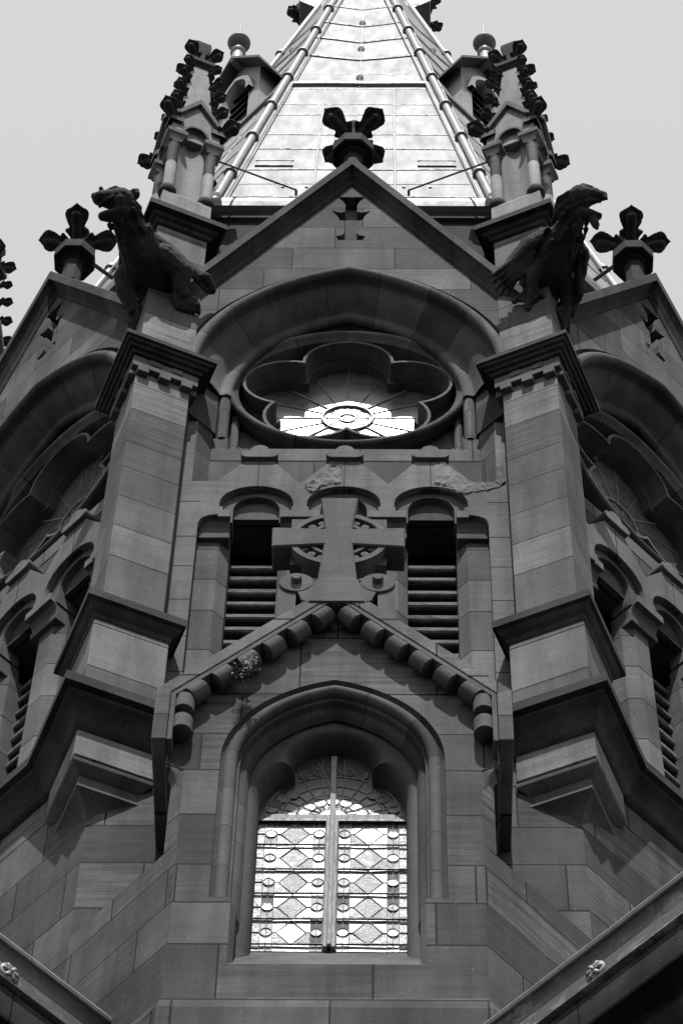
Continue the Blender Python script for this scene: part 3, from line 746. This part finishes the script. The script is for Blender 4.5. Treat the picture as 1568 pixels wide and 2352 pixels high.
for i in range(1, 8): c = se.copy(); COL.objects.link(c); c.rotation_euler = (0, 0, i * pi / 4)
for sg in (-1, 1):
    bm = bmesh.new(); z = 40.2; u = sg * 1.05
    for q in range(1):
        side(bm, [(apo(z) + .025, z), (apo(z + .3) + .012, z + .30), (apo(z + .3) - .03, z + .30), (apo(z) - .03, z)], u - .22, u + .22)
    mk('roof_vent', bm, M['metal'], spire, bevel=.01)
    bm = bmesh.new(); side(bm, [(apo(z) + .03, z - .01), (apo(z) + .03, z), (apo(z) - .03, z), (apo(z) - .03, z - .02)], u - .25, u + .25)
    mk('vent_flashing', bm, M['seam'], spire); bm = bmesh.new(); side(bm, [(apo(z + .32) + .018, z + .318), (apo(z + .32) + .018, z + .33), (apo(z + .3) - .03, z + .33), (apo(z + .3) - .03, z + .318)], u - .25, u + .25)
    mk('vent_flashing', bm, M['seam'], spire)

# dormers with ball finials on the diagonal faces
def make_dormer():
    kf = 2.58
    op = [(-.24, 45.75)] + parch(.62, .38, 46.75, None, 8) + [(.24, 45.75)]
    bm = bmesh.new(); plate(bm, [(-.46, 45.3), (.46, 45.3), (.46, 47.25), (0, 48.0), (-.46, 47.25)], kf, .6, [op])
    d = mk('dormer', bm, M['metalroll'], tower)
    bm = bmesh.new()
    sl_ = (48.0 - 47.25) / .46
    for sg in (-1, 1):
        plate(bm, [(0, 48.06), (sg * .66, 48.06 - sl_ * .66), (sg * .66, 47.98 - sl_ * .66), (0, 47.98)], kf + .22, .5)
    mk('dormer_roof', bm, M['iron'], d)
    bm = bmesh.new()
    for i in range(6): side(bm, [(kf - .05, 45.8 + .25 * i), (kf - .3, 46.0 + .25 * i), (kf - .3, 45.96 + .25 * i), (kf - .05, 45.76 + .25 * i)], -.25, .25)
    box(bm, -.3, .3, kf - .31, kf - .4, 45.5, 47.6); mk('dormer_louvre', bm, M['black'], d)
    bm = bmesh.new(); arcs = parch(.70, .38, 46.75, 46.6, 8)
    rows = [[V(x, k, z) for x, z in parch(r, .38, 46.75, 46.6, 8)] for r, k in ((.62, kf - .01), (.64, kf + .10), (.72, kf + .10), (.74, kf - .01))]
    grid(bm, rows); mk('hood_mould', bm, M['metalroll'], d)
    bm = bmesh.new(); lathe(bm, [(.11, 47.9), (.10, 48.1), (.085, 48.35), (.12, 48.38), (.12, 48.42), (.07, 48.46), (.06, 48.62), (.001, 48.63)], 14, (0, -kf - .1))
    lathe(bm, [(.02, 49.0), (.018, 49.25), (.005, 49.6)], 8, (0, -kf - .1)); mk('finial_stem', bm, M['metalroll'], d, smooth=50)
    bm = bmesh.new(); lathe(bm, [(.001, 48.68), (.06, 48.69), (.13, 48.73), (.178, 48.78), (.18, 48.80), (.155, 48.85), (.08, 48.93), (.02, 49.05)], 20, (0, -kf - .1)); mk('ball_finial', bm, M['seam'], d, smooth=60)
    return d
dm = make_dormer(); dm.rotation_euler = (0, 0, -pi / 4); d2 = dup(dm); d2.rotation_euler = (0, 0, pi / 4)

bm = bmesh.new(); loft(bm, [[(x, -k, z) for x, k in q] for z, q in ((54.2, [(-.34, .74), (.34, .74), (.34, .5), (-.34, .5)]), (54.55, [(-.36, 1.12), (.36, 1.12), (.36, .4), (-.36, .4)]), (54.75, [(-.30, 1.14), (.30, 1.14), (.30, .4), (-.30, .4)]), (58.4, [(-.05, .52), (.05, .52), (.05, .2), (-.05, .2)]))])
luc = mk('lucarne_roof', bm, M['iron'], spire, rz=-pi / 2); c = luc.copy(); COL.objects.link(c); c.rotation_euler = (0, 0, pi / 2)

# ------------------------------------------------------------------ carved leaves
def leaf_mesh(bm, size=1.0, base=(0, 0, 0), notch=True):
    """stiff-leaf crocket growing along +X: stem, round bulb, broad pointed back-leaf and two side lobes"""
    def P(x, y, z): return (base[0] + x * size, base[1] + y * size, base[2] + z * size)
    S = size
    capsule(bm, P(-.05, 0, -.02), P(.36, 0, .12), .12 * S, .13 * S)
    capsule(bm, P(.40, 0, .16), P(.80, 0, .30), .12 * S, .155 * S)
    st = [(.0, .10, .10, .05), (.22, .12, .09, .20), (.45, .20, .075, .33), (.66, .31, .07, .41), (.84, .37, .065, .455), (.96, .30, .06, .48), (1.05, .15, .05, .50), (1.13, .02, .02, .51)]
    loft(bm, [[P(x - .05 * abs(cos(2 * pi * q / 16)), wd * cos(2 * pi * q / 16), z + th * sin(2 * pi * q / 16)) for q in range(16)] for x, wd, th, z in st])
    for s in (-1, 1):
        capsule(bm, P(.20, .10 * s, .16), P(.36, .27 * s, .27), .07 * S, .075 * S, sq=(.7, 1))
        capsule(bm, P(.30, .05 * s, .27), P(.80, .24 * s, .40), .035 * S, .045 * S)

CLOUD = bpy.data.textures.new('worn_surface', 'CLOUDS'); CLOUD.noise_scale = .06; CLOUD.noise_depth = 3
def worn(o, st):
    d = o.modifiers.new('worn', 'DISPLACE'); d.texture = CLOUD; d.strength = st; d.mid_level = .5; d.texture_coords = 'GLOBAL'

def make_gable_finial():
    root = empty('gable_finial')
    bm = bmesh.new(); lathe(bm, [(.12, -.45), (.12, .08), (.17, .11), (.17, .14), (.25, .15), (.265, .165), (.265, .345), (.15, .36)], 8, ph=R8); mk('moulded_base', bm, M['dark'], root, smooth=25)
    bm = bmesh.new(); lathe(bm, [(.13, .34), (.11, .45), (.085, .6), (.09, .85), (.12, .93), (.13, 1.0), (.09, 1.08), (.05, 1.16), (.001, 1.2)], 12); mk('stem', bm, M['dark'], root, smooth=40)
    lf = None
    for q in range(4):
        if lf is None:
            bm = bmesh.new(); leaf_mesh(bm, .44, base=(.02, 0, .60)); lf = mk('leaf', bm, M['gargoyle'], root, uvmode=None); remesh(lf, .013, 1); worn(lf, .02); o = lf
        else: o = lf.copy(); COL.objects.link(o)
        o.rotation_euler = (0, 0, pi / 4 + q * pi / 2)
    return root
gf = make_gable_finial()
FIN = 'leaf finials on the tower gables'
for a, lab in ((0, 'dark stone leaf finial on the central gable, standing against the pale spire'), (-pi / 4, 'stone leaf finial against the sky beside the beast gargoyle'), (pi / 4, 'stone leaf finial against the sky beside the winged gargoyle')):
    o = gf if a == 0 else dup(gf)
    kk = 4.86; o.location = (kk * sin(a), -kk * cos(a), 37.62); o.rotation_euler = (0, 0, a); tag(o, lab, 'finial', FIN)

lk = None
for sg in (-1, 1):
    for q in range(3):
        if lk is None: bm = bmesh.new(); leaf_mesh(bm, .34, base=(.0, 0, 0)); lk = mk('lucarne_leaf', bm, M['gargoyle'], spire, uvmode=None); remesh(lk, .012, 1); o = lk
        else: o = lk.copy(); COL.objects.link(o)
        o.location = (sg * 1.12, (-.12, .0, .12)[q], (54.75, 54.95, 54.7)[q]); o.rotation_euler = (0, (-.5, -1.1, -.3)[q], (0 if sg > 0 else pi) + (-.8, 0, .8)[q])

# ------------------------------------------------------------------ pinnacles on the piers
def make_pinnacle():
    root = empty('pinnacle')
    bm = bmesh.new(); sqp = lambda b, pr: lathe(b, [(s * sqrt(.5), z) for s, z in pr], 4, ph=pi / 4)
    sqp(bm, [(.60, 35.05), (.66, 35.07), (.69, 35.13), (.76, 35.15), (.80, 35.20), (.93, 35.22), (.93, 35.33), (.62, 35.42)]); mk('cornice', bm, M['dark'], root, smooth=25)
    bm = bmesh.new(); sqp(bm, [(.605, 35.38), (.605, 35.98), (.58, 36.04)]); mk('plinth', bm, M['pale'], root, bevel=.008)
    # core with a rounded niche on each side
    bm = bmesh.new(); pts = []
    for q in range(4):
        a = q * pi / 2
        half = [(-.20, -.20)] + [(-.15 + .30 * i / 8, -.215 + .085 * sin(pi * i / 8)) for i in range(9)]
        pts += [rot2(a, x, y) for x, y in half]
    loft(bm, [[(x, y, z) for x, y in pts] for z in (36.0, 36.9, 37.95)]); mk('core', bm, M['pale'], root, smooth=40)
    cl = None
    for q in range(4):
        x, y = rot2(q * pi / 2, -.235, -.235)
        if cl is None:
            bm = bmesh.new(); lathe(bm, [(.075, 36.02), (.105, 36.06), (.112, 36.12), (.10, 36.17), (.078, 36.19)], 14); b_ = mk('shaft_base', bm, M['dark'], root, smooth=50)
            bm = bmesh.new(); lathe(bm, [(.068, 36.15), (.068, 36.895), (.064, 36.90), (.068, 36.905), (.068, 37.42), (.08, 37.44), (.072, 37.47)], 14); cl = mk('colonnette', bm, M['pale'], root, smooth=40)
            bm = bmesh.new(); lathe(bm, [(.105, 37.46), (.12, 37.52), (.165, 37.59), (.175, 37.60), (.175, 37.69), (.16, 37.71)], 4, ph=pi / 4); cp = mk('capital', bm, M['plain'], root, smooth=25); os_ = (b_, cl, cp)
        else: os_ = [o.copy() for o in (b_, cl, cp)]; [COL.objects.link(o) for o in os_]
        for o in os_: o.location = (x, y, 0)
    gb = None
    for q in range(4):
        if gb is None:
            op = [(-.15, 37.70)] + arc(0, 37.72, .15, .26, pi, 0, 10) + [(.15, 37.70)]
            bm = bmesh.new(); plate(bm, [(-.31, 37.70)] + op + [(.31, 37.70), (.31, 38.10), (0, 38.72), (-.31, 38.10)], .30, .16); gb = mk('gablet', bm, M['pale'], root)
            ch = [(-.36, 38.06), (0, 38.80), (.36, 38.06), (.36, 37.94), (0, 38.66), (-.36, 37.94)]
            bm = bmesh.new(); plate(bm, ch, .36, .18); gc = mk('gablet_coping', bm, M['plain'], root)
            bm = bmesh.new(); plate(bm, arc(0, 37.72, .185, .30, pi, 0, 10) + arc(0, 37.72, .15, .26, 0, pi, 10), .325, .28); ga = mk('niche_arch', bm, M['plain'], root)
            os_ = (gb, gc, ga)
        else: os_ = [o.copy() for o in (gb, gc, ga)]; [COL.objects.link(o) for o in os_]
        for o in os_: o.rotation_euler = (0, 0, q * pi / 2)
    bm = bmesh.new(); sqp(bm, [(.50, 37.72), (.46, 38.3), (.20, 40.46)]); mk('spirelet', bm, M['pale'], root, bevel=.01)
    bm = bmesh.new(); sqp(bm, [(.22, 40.36), (.26, 40.40), (.34, 40.44), (.34, 40.53), (.2, 40.55), (.16, 41.0), (.22, 41.1), (.2, 41.25), (.1, 41.3)]); mk('cap', bm, M['dark'], root, smooth=25)
    ck = None
    for z, s in ((38.02, .34), (38.66, .25), (39.2, .23), (39.72, .22), (40.2, .20), (40.66, .29)):
        for q in range(4):
            if ck is None:
                bm = bmesh.new(); leaf_mesh(bm, 1.0); ck = mk('crocket', bm, M['gargoyle'], root, uvmode=None); remesh(ck, .036, 1); o = ck
            else: o = ck.copy(); COL.objects.link(o)
            r0 = ((.46 + (.20 - .46) * (z - 38.3) / 2.16) if z > 38.3 else .56) * .62 + .0
            if z > 40.6: r0 = .05
            a = pi / 4 + q * pi / 2; o.location = (r0 * cos(a), r0 * sin(a), z - .1 * s); o.rotation_euler = (0, -.15, a); o.scale = (s, s, s)
    return root
pn = make_pinnacle(); PG = 'crocketed pinnacles on the corner piers'
for a, lab in ((-R8, 'crocketed stone pinnacle with niche above the beast gargoyle'), (R8, 'crocketed stone pinnacle with niche above the winged gargoyle'), (-3 * R8, 'crocketed pinnacle mostly cut off by the left picture edge')):
    o = pn if a == -R8 else dup(pn)
    x, y = corner(a); o.location = (x, y, 0); o.rotation_euler = (0, 0, a + pi / 4); tag(o, lab, 'pinnacle', PG)

# ------------------------------------------------------------------ gargoyles (local +X points outwards from the pier)
def chain(bm, pts, n=12, sq=(1, 1)):
    for a, b in zip(pts, pts[1:]): capsule(bm, a[:3], b[:3], a[3], b[3], n, sq)
def make_beast():
    bm = bmesh.new(); C_ = lambda *a, **k: capsule(bm, *a, **k); ch = lambda *p, **k: chain(bm, p, **k)
    ch((-.3, 0, .25, .24), (.05, .02, .27, .25), (.28, .02, .28, .235), (.50, 0, .31, .19), (.72, 0, .34, .15), (.88, .03, .375, .13))
    C_((.95, .06, .41), (.99, .05, .43), .145, .145)                                   # skull
    ch((1.01, 0, .43, .125), (1.06, -.08, .435, .108), (1.10, -.15, .43, .088), sq=(.9, 1))    # upper jaw, turned aside
    C_((1.13, -.19, .45), (1.14, -.20, .45), .045, .04); C_((1.15, -.12, .50), (1.17, -.12, .52), .03, .025)
    ch((.91, .05, .25, .09), (.95, -.06, .21, .075), (.985, -.15, .20, .055), sq=(.75, 1.1))   # lower jaw
    C_((1.04, .07, .33), (.95, .05, .27), .06, .06)
    ch((1.05, -.17, .345, .022), (1.09, -.08, .34, .022), (1.09, .02, .35, .024))             # lip
    C_((1.10, .02, .46), (1.11, .02, .465), .036, .034); ch((1.12, -.05, .51, .028), (1.11, .03, .525, .03), (1.05, .10, .51, .028))
    ch((.96, .14, .45, .055), (.98, .20, .50, .062), (.99, .22, .55, .035), sq=(.55, 1.1)); ch((.93, .15, .42, .05), (.85, .18, .38, .055), (.80, .17, .33, .03), sq=(.6, 1.1))
    C_((.94, .17, .36), (.90, .19, .33), .035, .03); C_((.90, -.08, .46), (.86, -.14, .52), .05, .04)
    # limbs gripping the two faces of the pier
    ch((.26, .24, .26, .155), (.08, .38, .13, .125), (-.02, .335, -.04, .088), (-.09, .335, -.09, .09))
    for t in range(5):
        bx, by = -.055 - .035 * t, .245 + .045 * t
        ch((bx, by, -.10, .040), (bx - .035, by + .015, -.165, .042), (bx - .095, by + .01, -.255 + .012 * t, .030), n=8)
        C_((bx - .095, by + .01, -.255 + .012 * t), (bx - .12, by + .005, -.285 + .012 * t), .018, .01, n=6)
    ch((.22, -.22, .22, .145), (.15, -.25, .03, .11), (.02, -.23, -.12, .08), (-.02, -.22, -.16, .085))
    for t in range(4):
        bx, by = -.0 - .035 * t, -.15 - .045 * t
        ch((bx, by, -.16, .038), (bx - .03, by - .012, -.23, .04), (bx - .08, by - .01, -.32, .028), n=8)
    # mantle, mane and folds
    ch((.55, .17, .42, .05), (.30, .30, .40, .08), (.05, .44, .28, .08), (-.12, .58, .18, .05), sq=(1.2, .5)); ch((.2, .38, .33, .05), (-.02, .47, .17, .05), (-.2, .56, .06, .04), sq=(1, .6))
    C_((-.10, .58, .16), (-.22, .60, .10), .07, .06); ch((.5, -.18, .42, .05), (.2, -.3, .38, .07), (-.1, -.4, .25, .05), sq=(1.2, .5))
    r = random.Random(5)
    for i in range(15):
        a = -pi * .95 + pi * .9 * i / 14
        f = lambda x, rr: (x, .02 + .9 * rr * cos(a), .29 + (x - .1) * .09 + .9 * rr * sin(a))
        x0 = .82 - r.random() * .12; ch((*f(x0, .155), .022), (*f(x0 - .2, .20), .03), (*f(x0 - .42 - r.random() * .1, .25), .034), (*f(x0 - .62, .262), .018), n=7)
    for i in range(22):
        a = r.uniform(0, 2 * pi); x = r.uniform(.62, .92); rr = .165 + (.9 - x) * .16
        p = Vector((x, .015 + rr * cos(a), .35 + rr * sin(a))); C_(p, p + Vector((-.09, .02 * cos(a), .02 * sin(a))), .03, .012, n=7)
    for i in range(8): C_((.86 - .13 * i, .02, .53 - .006 * i), (.80 - .13 * i, .02, .575 - .008 * i), .04, .022, n=8)
    o = mk('beast_gargoyle', bm, M['gargoyle'], None, uvmode=None); remesh(o, .0105, 1); worn(o, .014); return o
def make_winged():
    bm = bmesh.new(); C_ = lambda *a, **k: capsule(bm, *a, **k); ch = lambda *p, **k: chain(bm, p, **k)
    ch((-.3, 0, .33, .24), (.10, -.02, .34, .25), (.32, -.02, .35, .23), (.55, -.02, .37, .175), (.78, 0, .385, .13), (.92, -.01, .41, .125))
    C_((1.0, -.03, .45), (1.04, -.03, .455), .145, .14)
    ch((1.06, .02, .46, .125), (1.12, .10, .44, .095), (1.17, .17, .40, .06), (1.19, .20, .33, .03), sq=(.8, 1))
    ch((.93, .03, .29, .085), (.97, .12, .25, .07), (1.0, .19, .235, .045), sq=(.7, 1.1)); ch((.96, .15, .20, .05), (.94, .18, .13, .045), (.93, .20, .07, .022))
    ch((1.12, .16, .35, .022), (1.10, .06, .34, .024), (1.03, -.04, .33, .03), (.9, -.12, .33, .035))
    C_((1.14, -.02, .50), (1.15, -.02, .505), .036, .034); ch((1.16, .06, .53, .028), (1.14, -.03, .555, .032), (1.06, -.11, .53, .03))
    ch((1.02, -.13, .46, .06), (.92, -.19, .43, .07), (.80, -.22, .36, .03), sq=(.5, 1.2)); ch((.94, -.15, .38, .05), (.82, -.19, .33, .05), (.70, -.22, .32, .02), sq=(.6, 1.1)); ch((1.0, .08, .56, .05), (.9, .1, .58, .05), (.8, .1, .55, .025))
    # wings folded back along the pier, feather by feather
    ends = [(-.03, -.60, .12), (-.08, -.57, .07), (-.12, -.52, .03), (-.15, -.46, .0), (-.12, -.38, .0)]
    ch((.50, -.20, .45, .10), (.34, -.33, .40, .12), (.15, -.43, .28, .10), sq=(1.2, .6))
    for t, e in enumerate(ends):
        ch((.40 - .05 * t, -.30 + .01 * t, .36 - .05 * t, .06), (.16 - .03 * t, -.45 + .02 * t, .24 - .045 * t, .065), (*e, .03), n=8, sq=(1, .5))
    for t, e in enumerate([(-.05, .40, .10), (-.12, .38, .03), (-.15, .33, -.03), (-.13, .27, -.06)]):
        ch((.46 - .05 * t, .26, .40 - .05 * t, .07), (.20 - .03 * t, .36, .24 - .05 * t, .07), (*e, .03), n=8, sq=(1, .55))
    ch((.55, .18, .44, .08), (.46, .28, .40, .09), (.3, .33, .3, .08), sq=(1.2, .6))
    for sg, th, kn, an in ((-1, (.20, -.16, .22), (.14, -.21, .10), (.06, -.19, -.04)), (1, (.14, .16, .22), (.04, .25, .10), (-.04, .26, -.05))):
        ch((*th, .12), (*kn, .085), (*an, .06))
        for q in range(4): p = Vector(kn).lerp(Vector(an), q / 3.5); C_(p, p + Vector((0, 0, .004)), .082 - .006 * q, .08 - .006 * q)
        toes = [(-.15, -.30, -.08), (-.06, -.19, -.30), (.05, -.05, -.14)] if sg < 0 else [(-.05, .13, -.14), (-.14, .27, -.28), (-.24, .37, -.12)]
        for q in toes:
            m_ = Vector(an).lerp(Vector(q), .55); ch((*an, .05), (*m_, .036), (*q, .034), n=8); C_(Vector(q), Vector(q) + Vector((0, 0, -.04)), .032, .014, n=7)
        for a_, b_ in zip(toes, toes[1:]):
            A_ = Vector(an); 
            for f in (.35, .6, .8): C_(A_.lerp(Vector(a_), f), A_.lerp(Vector(b_), f), .022, .022, n=6)
    r = random.Random(6)
    for i in range(13):
        a = -pi * .93 + pi * .86 * i / 12; f = lambda x, rr: (x, -.01 + .88 * rr * cos(a), .35 + (x - .1) * .07 + .88 * rr * sin(a))
        x0 = .80 - r.random() * .12; ch((*f(x0, .15), .022), (*f(x0 - .22, .20), .03), (*f(x0 - .45, .24), .032), (*f(x0 - .6, .25), .018), n=7)
    for i in range(26):
        a = r.uniform(-pi, pi); x = r.uniform(.45, .9); rr = .16 + (.9 - x) * .16
        p = Vector((x, -.01 + rr * cos(a), .385 + rr * sin(a))); C_(p, p + Vector((-.08, .02 * cos(a), .02 * sin(a))), .032, .014, n=7)
    o = mk('winged_gargoyle', bm, M['gargoyle'], None, uvmode=None); remesh(o, .0105, 1); worn(o, .014); return o
for mkf, a, lab in ((make_beast, -R8, 'dark beast gargoyle with open jaws, ears and clawed paws gripping its pier'), (make_winged, R8, 'dark winged gargoyle with gaping beak and webbed clawed feet')):
    o = mkf(); R_ = 5.58; o.location = (R_ * sin(a), -R_ * cos(a), 33.42); o.rotation_euler = (0, 0, a - pi / 2); tag(o, lab, 'gargoyle', 'gargoyles on the corner piers')

# ------------------------------------------------------------------ cross on the bay gable
KX = 6.128
cross = empty('stone_cross', V(0, KX, 25.7)); tag(cross, 'flared stone ring cross with scrolls at its foot on the small gable', 'stone cross')
def cmk(name, bm, mat, **k):
    bmesh.ops.translate(bm, verts=bm.verts, vec=(0, KX, -25.7)); return mk(name, bm, mat, cross, **k)
CP = [(-.19, 25.72), (-.176, 25.86), (-.128, 26.50), (-.59, 26.455), (-.595, 26.785), (-.124, 26.765), (-.168, 27.325)]
bm = bmesh.new(); plate(bm, CP + [(-x, z) for x, z in reversed(CP)], KX, KX - .27); cmk('cross_body', bm, M['plain'], bevel=.012)
bm = bmesh.new(); ZX = 26.625
lathe_k(bm, [(.445, KX - .20), (.445, KX - .018), (.39, KX - .018), (.385, KX - .10), (.285, KX - .10), (.28, KX - .025), (.245, KX - .025), (.245, KX - .20)], 48, (0, ZX))
for i in range(20):
    a = 2 * pi * (i + .5) / 20; lathe_k(bm, [(.001, KX - .10), (.001, KX - .035), (.038, KX - .04), (.043, KX - .10)], 12, (.335 * sin(a), ZX + .335 * cos(a)), False)
cmk('ring', bm, M['plain'], smooth=40)
for sx in (-1, 1):
    for (z0, z1) in ((26.33, 26.50), (26.86, 27.13)): bm = bmesh.new(); box(bm, sx * .43, sx * .23, KX - .12, KX - .34, z0, z1); cmk('corner_block', bm, M['plain'])
bm = bmesh.new(); plate(bm, arc(0, 25.80, .20, .15, pi, 0, 16) + [(.24, 25.52), (-.24, 25.52)], KX + .006, KX - .3); cmk('foot', bm, M['plain'], bevel=.01)
for sg in (-1, 1):
    bm = bmesh.new(); cx, cz = sg * .355, 25.84
    lathe_k(bm, [(.001, KX - .42), (.152, KX - .42), (.152, KX - .005), (.145, KX + .002), (.001, KX + .002)], 36, (cx, cz), False)
    plate(bm, [(sg * .17, 25.70), (sg * .17, 25.80), (sg * .36, 25.985), (sg * .42, 25.97), (sg * .30, 25.55), (sg * .2, 25.5)], KX - .004, KX - .40)
    box(bm, cx - sg * .0, cx + sg * .153, KX - .02, KX - .42, 25.2, cz)
    lathe_k(bm, [(.001, KX + .055), (.042, KX + .055), (.048, KX + .045), (.048, KX)], 20, (cx, cz + .015), False)
    cmk('scroll', bm, M['plain'], smooth=35)

# ------------------------------------------------------------------ rods and struts
def rod(name, p, q, r, lab, extra=None):
    bm = bmesh.new(); m0 = Vector(p); tube(bm, [Vector(a) - m0 for a in (p, q)], r, 8)
    if extra: tube(bm, [Vector(a) - m0 for a in extra], r * 1.3, 8)
    o = mk(name, bm, M['iron'], None, loc=p, smooth=60); tag(o, lab, 'iron rod', 'iron ties of the spire')
for sg, lab in ((-1, 'thin iron rod tying the pinnacle above the beast gargoyle to the spire'), (1, 'thin iron rod tying the pinnacle above the winged gargoyle to the spire')):
    x, y = corner(sg * R8); z = 38.65; ux = -.72 if sg < 0 else .68
    rod('tie_rod', (x - sg * .33, y - .05, 37.62), (ux, -apo(z) - .06, z), .013, lab, [(ux, -apo(z) - .06, z), (ux, -apo(z) + .02, z - .02)])
for a, lab in ((-pi / 4, 'slanting iron strut behind the leaf finial beside the beast gargoyle'), (pi / 4, 'slanting iron strut behind the leaf finial beside the winged gargoyle')):
    P_ = lambda k, z: (k * sin(a), -k * cos(a), z)
    rod('finial_strut', P_(4.75, 38.12), P_(3.98, 38.3), .028, lab)

# ------------------------------------------------------------------ weed growing from the billets
bm = bmesh.new(); rw = random.Random(11)
for i in range(26):
    d = Vector((rw.gauss(0, .5), -abs(rw.gauss(.5, .4)), rw.gauss(-.1, .55))).normalized(); L_ = rw.uniform(.06, .17)
    tube(bm, [(0, 0, 0), d * L_ * .6, d * L_ + Vector((0, 0, -.01))], .003, 4)
    for j in range(9):
        p = d * L_ * rw.uniform(.3, 1.05) + Vector((rw.gauss(0, .014), rw.gauss(0, .014), rw.gauss(0, .014))); s = rw.uniform(.010, .022)
        a = Vector((rw.gauss(0, 1), rw.gauss(0, 1), rw.gauss(0, 1))).normalized(); b_ = a.cross(Vector((rw.gauss(0, 1), rw.gauss(0, 1), rw.gauss(0, 1)))).normalized()
        bm.faces.new([bm.verts.new(p + q) for q in (a * s, b_ * s * .5, -a * s, -b_ * s * .5)])
wd = mk('weed_plant', bm, M['leaf'], None, loc=V(-.74, 6.06, 24.40), uvmode=None, recalc=False)
tag(wd, 'small bushy weed growing out of the left slope of the small gable', 'plant')
bm = bmesh.new()
for i in range(34):
    p = Vector((rw.gauss(.02, .045), -.13 + rw.gauss(0, .02), .06 + rw.gauss(0, .045))); s = .009
    for q in range(4):
        a = q * pi / 2 + rw.random(); bm.faces.new([bm.verts.new(p + v_) for v_ in (Vector((0, 0, 0)), Vector((s * cos(a), -.003, s * sin(a))), Vector((s * 1.6 * cos(a + .6), -.003, s * 1.6 * sin(a + .6))))])
mk('flower_heads', bm, M['flower'], wd, uvmode=None, recalc=False)

# ------------------------------------------------------------------ wings of the church, their eaves run at 45 degrees into the tower
def wing(sg, off, zr, lab, bosses):
    root = empty('church_wing', (sg * HC, -RA, 0)); tag(root, lab, 'church wing', 'church wings beside the tower')
    d = Vector((sg * .70711, -.70711, 0)); nrm = Vector((-sg * .70711, -.70711, 0)); L_ = 24.0
    def pt(s, o, z): v = d * s + nrm * o; return (v.x, v.y, z)
    dz = off - .40
    def ext(name, prof, mat, s0=-.3, s1=L_, **k):
        bm = bmesh.new(); n = 10; rows = [[pt(s0 + (s1 - s0) * i / n, o + dz, zr + z) for i in range(n + 1)] for o, z in prof]; sweep_uv(bm, rows, 1.3)
        return mk(name, bm, mat, root, uvmode=None, smooth=30, **k)
    bm = bmesh.new(); plate(bm, [(-.4, 0), (L_, 0), (L_, zr - .9), (-.4, zr - .9)], 0 + dz, -.5 + dz, xf=lambda a, k, b: pt(a, k, b)); mk('wing_wall', bm, M['ashlar'], root, courses=True)
    ext('gutter_rim', [(.385, -.035), (.41, -.04), (.425, -.02), (.415, 0), (.39, .003), (.37, -.01)], M['gutterrim'])
    gt = ext('gutter', [(.37, -.005), (.39, -.035), (.375, -.06), (.35, -.10), (.335, -.16), (.345, -.21), (.375, -.235), (.385, -.25), (.385, -.385), (.405, -.40), (.405, -.415), (.385, -.43), (.34, -.44), (.2, -.44)], M['gutter'])
    ext('eaves_cornice', [(.36, -.45), (.365, -.455), (.365, -.74), (.355, -.76), (.17, -.78), (.15, -.80), (.15, -.84), (.165, -.90), (.14, -.98), (.09, -1.03), (.05, -1.05), (0.05, -1.2), (0, -1.22)], M['darkroll'])
    bm = bmesh.new(); rows = [[pt(s, o + dz, zr + z) for s in (-.3, L_)] for o, z in ((.38, -.05), (.30, .02), (-3.2, 3.4), (-6.5, .02))]; grid(bm, rows); mk('wing_roof', bm, M['slate'], root)
    bo = None
    for s in bosses:
        if bo is None:
            bm = bmesh.new()
            lathe_k(bm, [(.001, -.01), (.088, -.01), (.088, .01), (.07, .024), (.05, .018), (.001, .018)], 24, (0, 0), False)
            for q in range(6):
                a = q * pi / 3; capsule(bm, (.028 * cos(a), -.022, .028 * sin(a)), (.058 * cos(a), -.018, .058 * sin(a)), .018, .022, n=8)
            capsule(bm, (0, -.02, 0), (0, -.036, 0), .024, .016, n=8)
            bo = mk('rosette', bm, M['boss'], gt, uvmode=None, smooth=60); o = bo
        else: o = bo.copy(); COL.objects.link(o)
        o.location = pt(s, .388 + dz, zr - .315); o.rotation_euler = (0, 0, -sg * pi / 4)
wing(-1, .68, 20.62, 'church wing at lower left with dark moulded gutter and rosette', (.98, 2.8))
wing(1, 1.35, 19.97, 'church wing at lower right with peeling gutter and pale rosette', (1.10, 2.9))
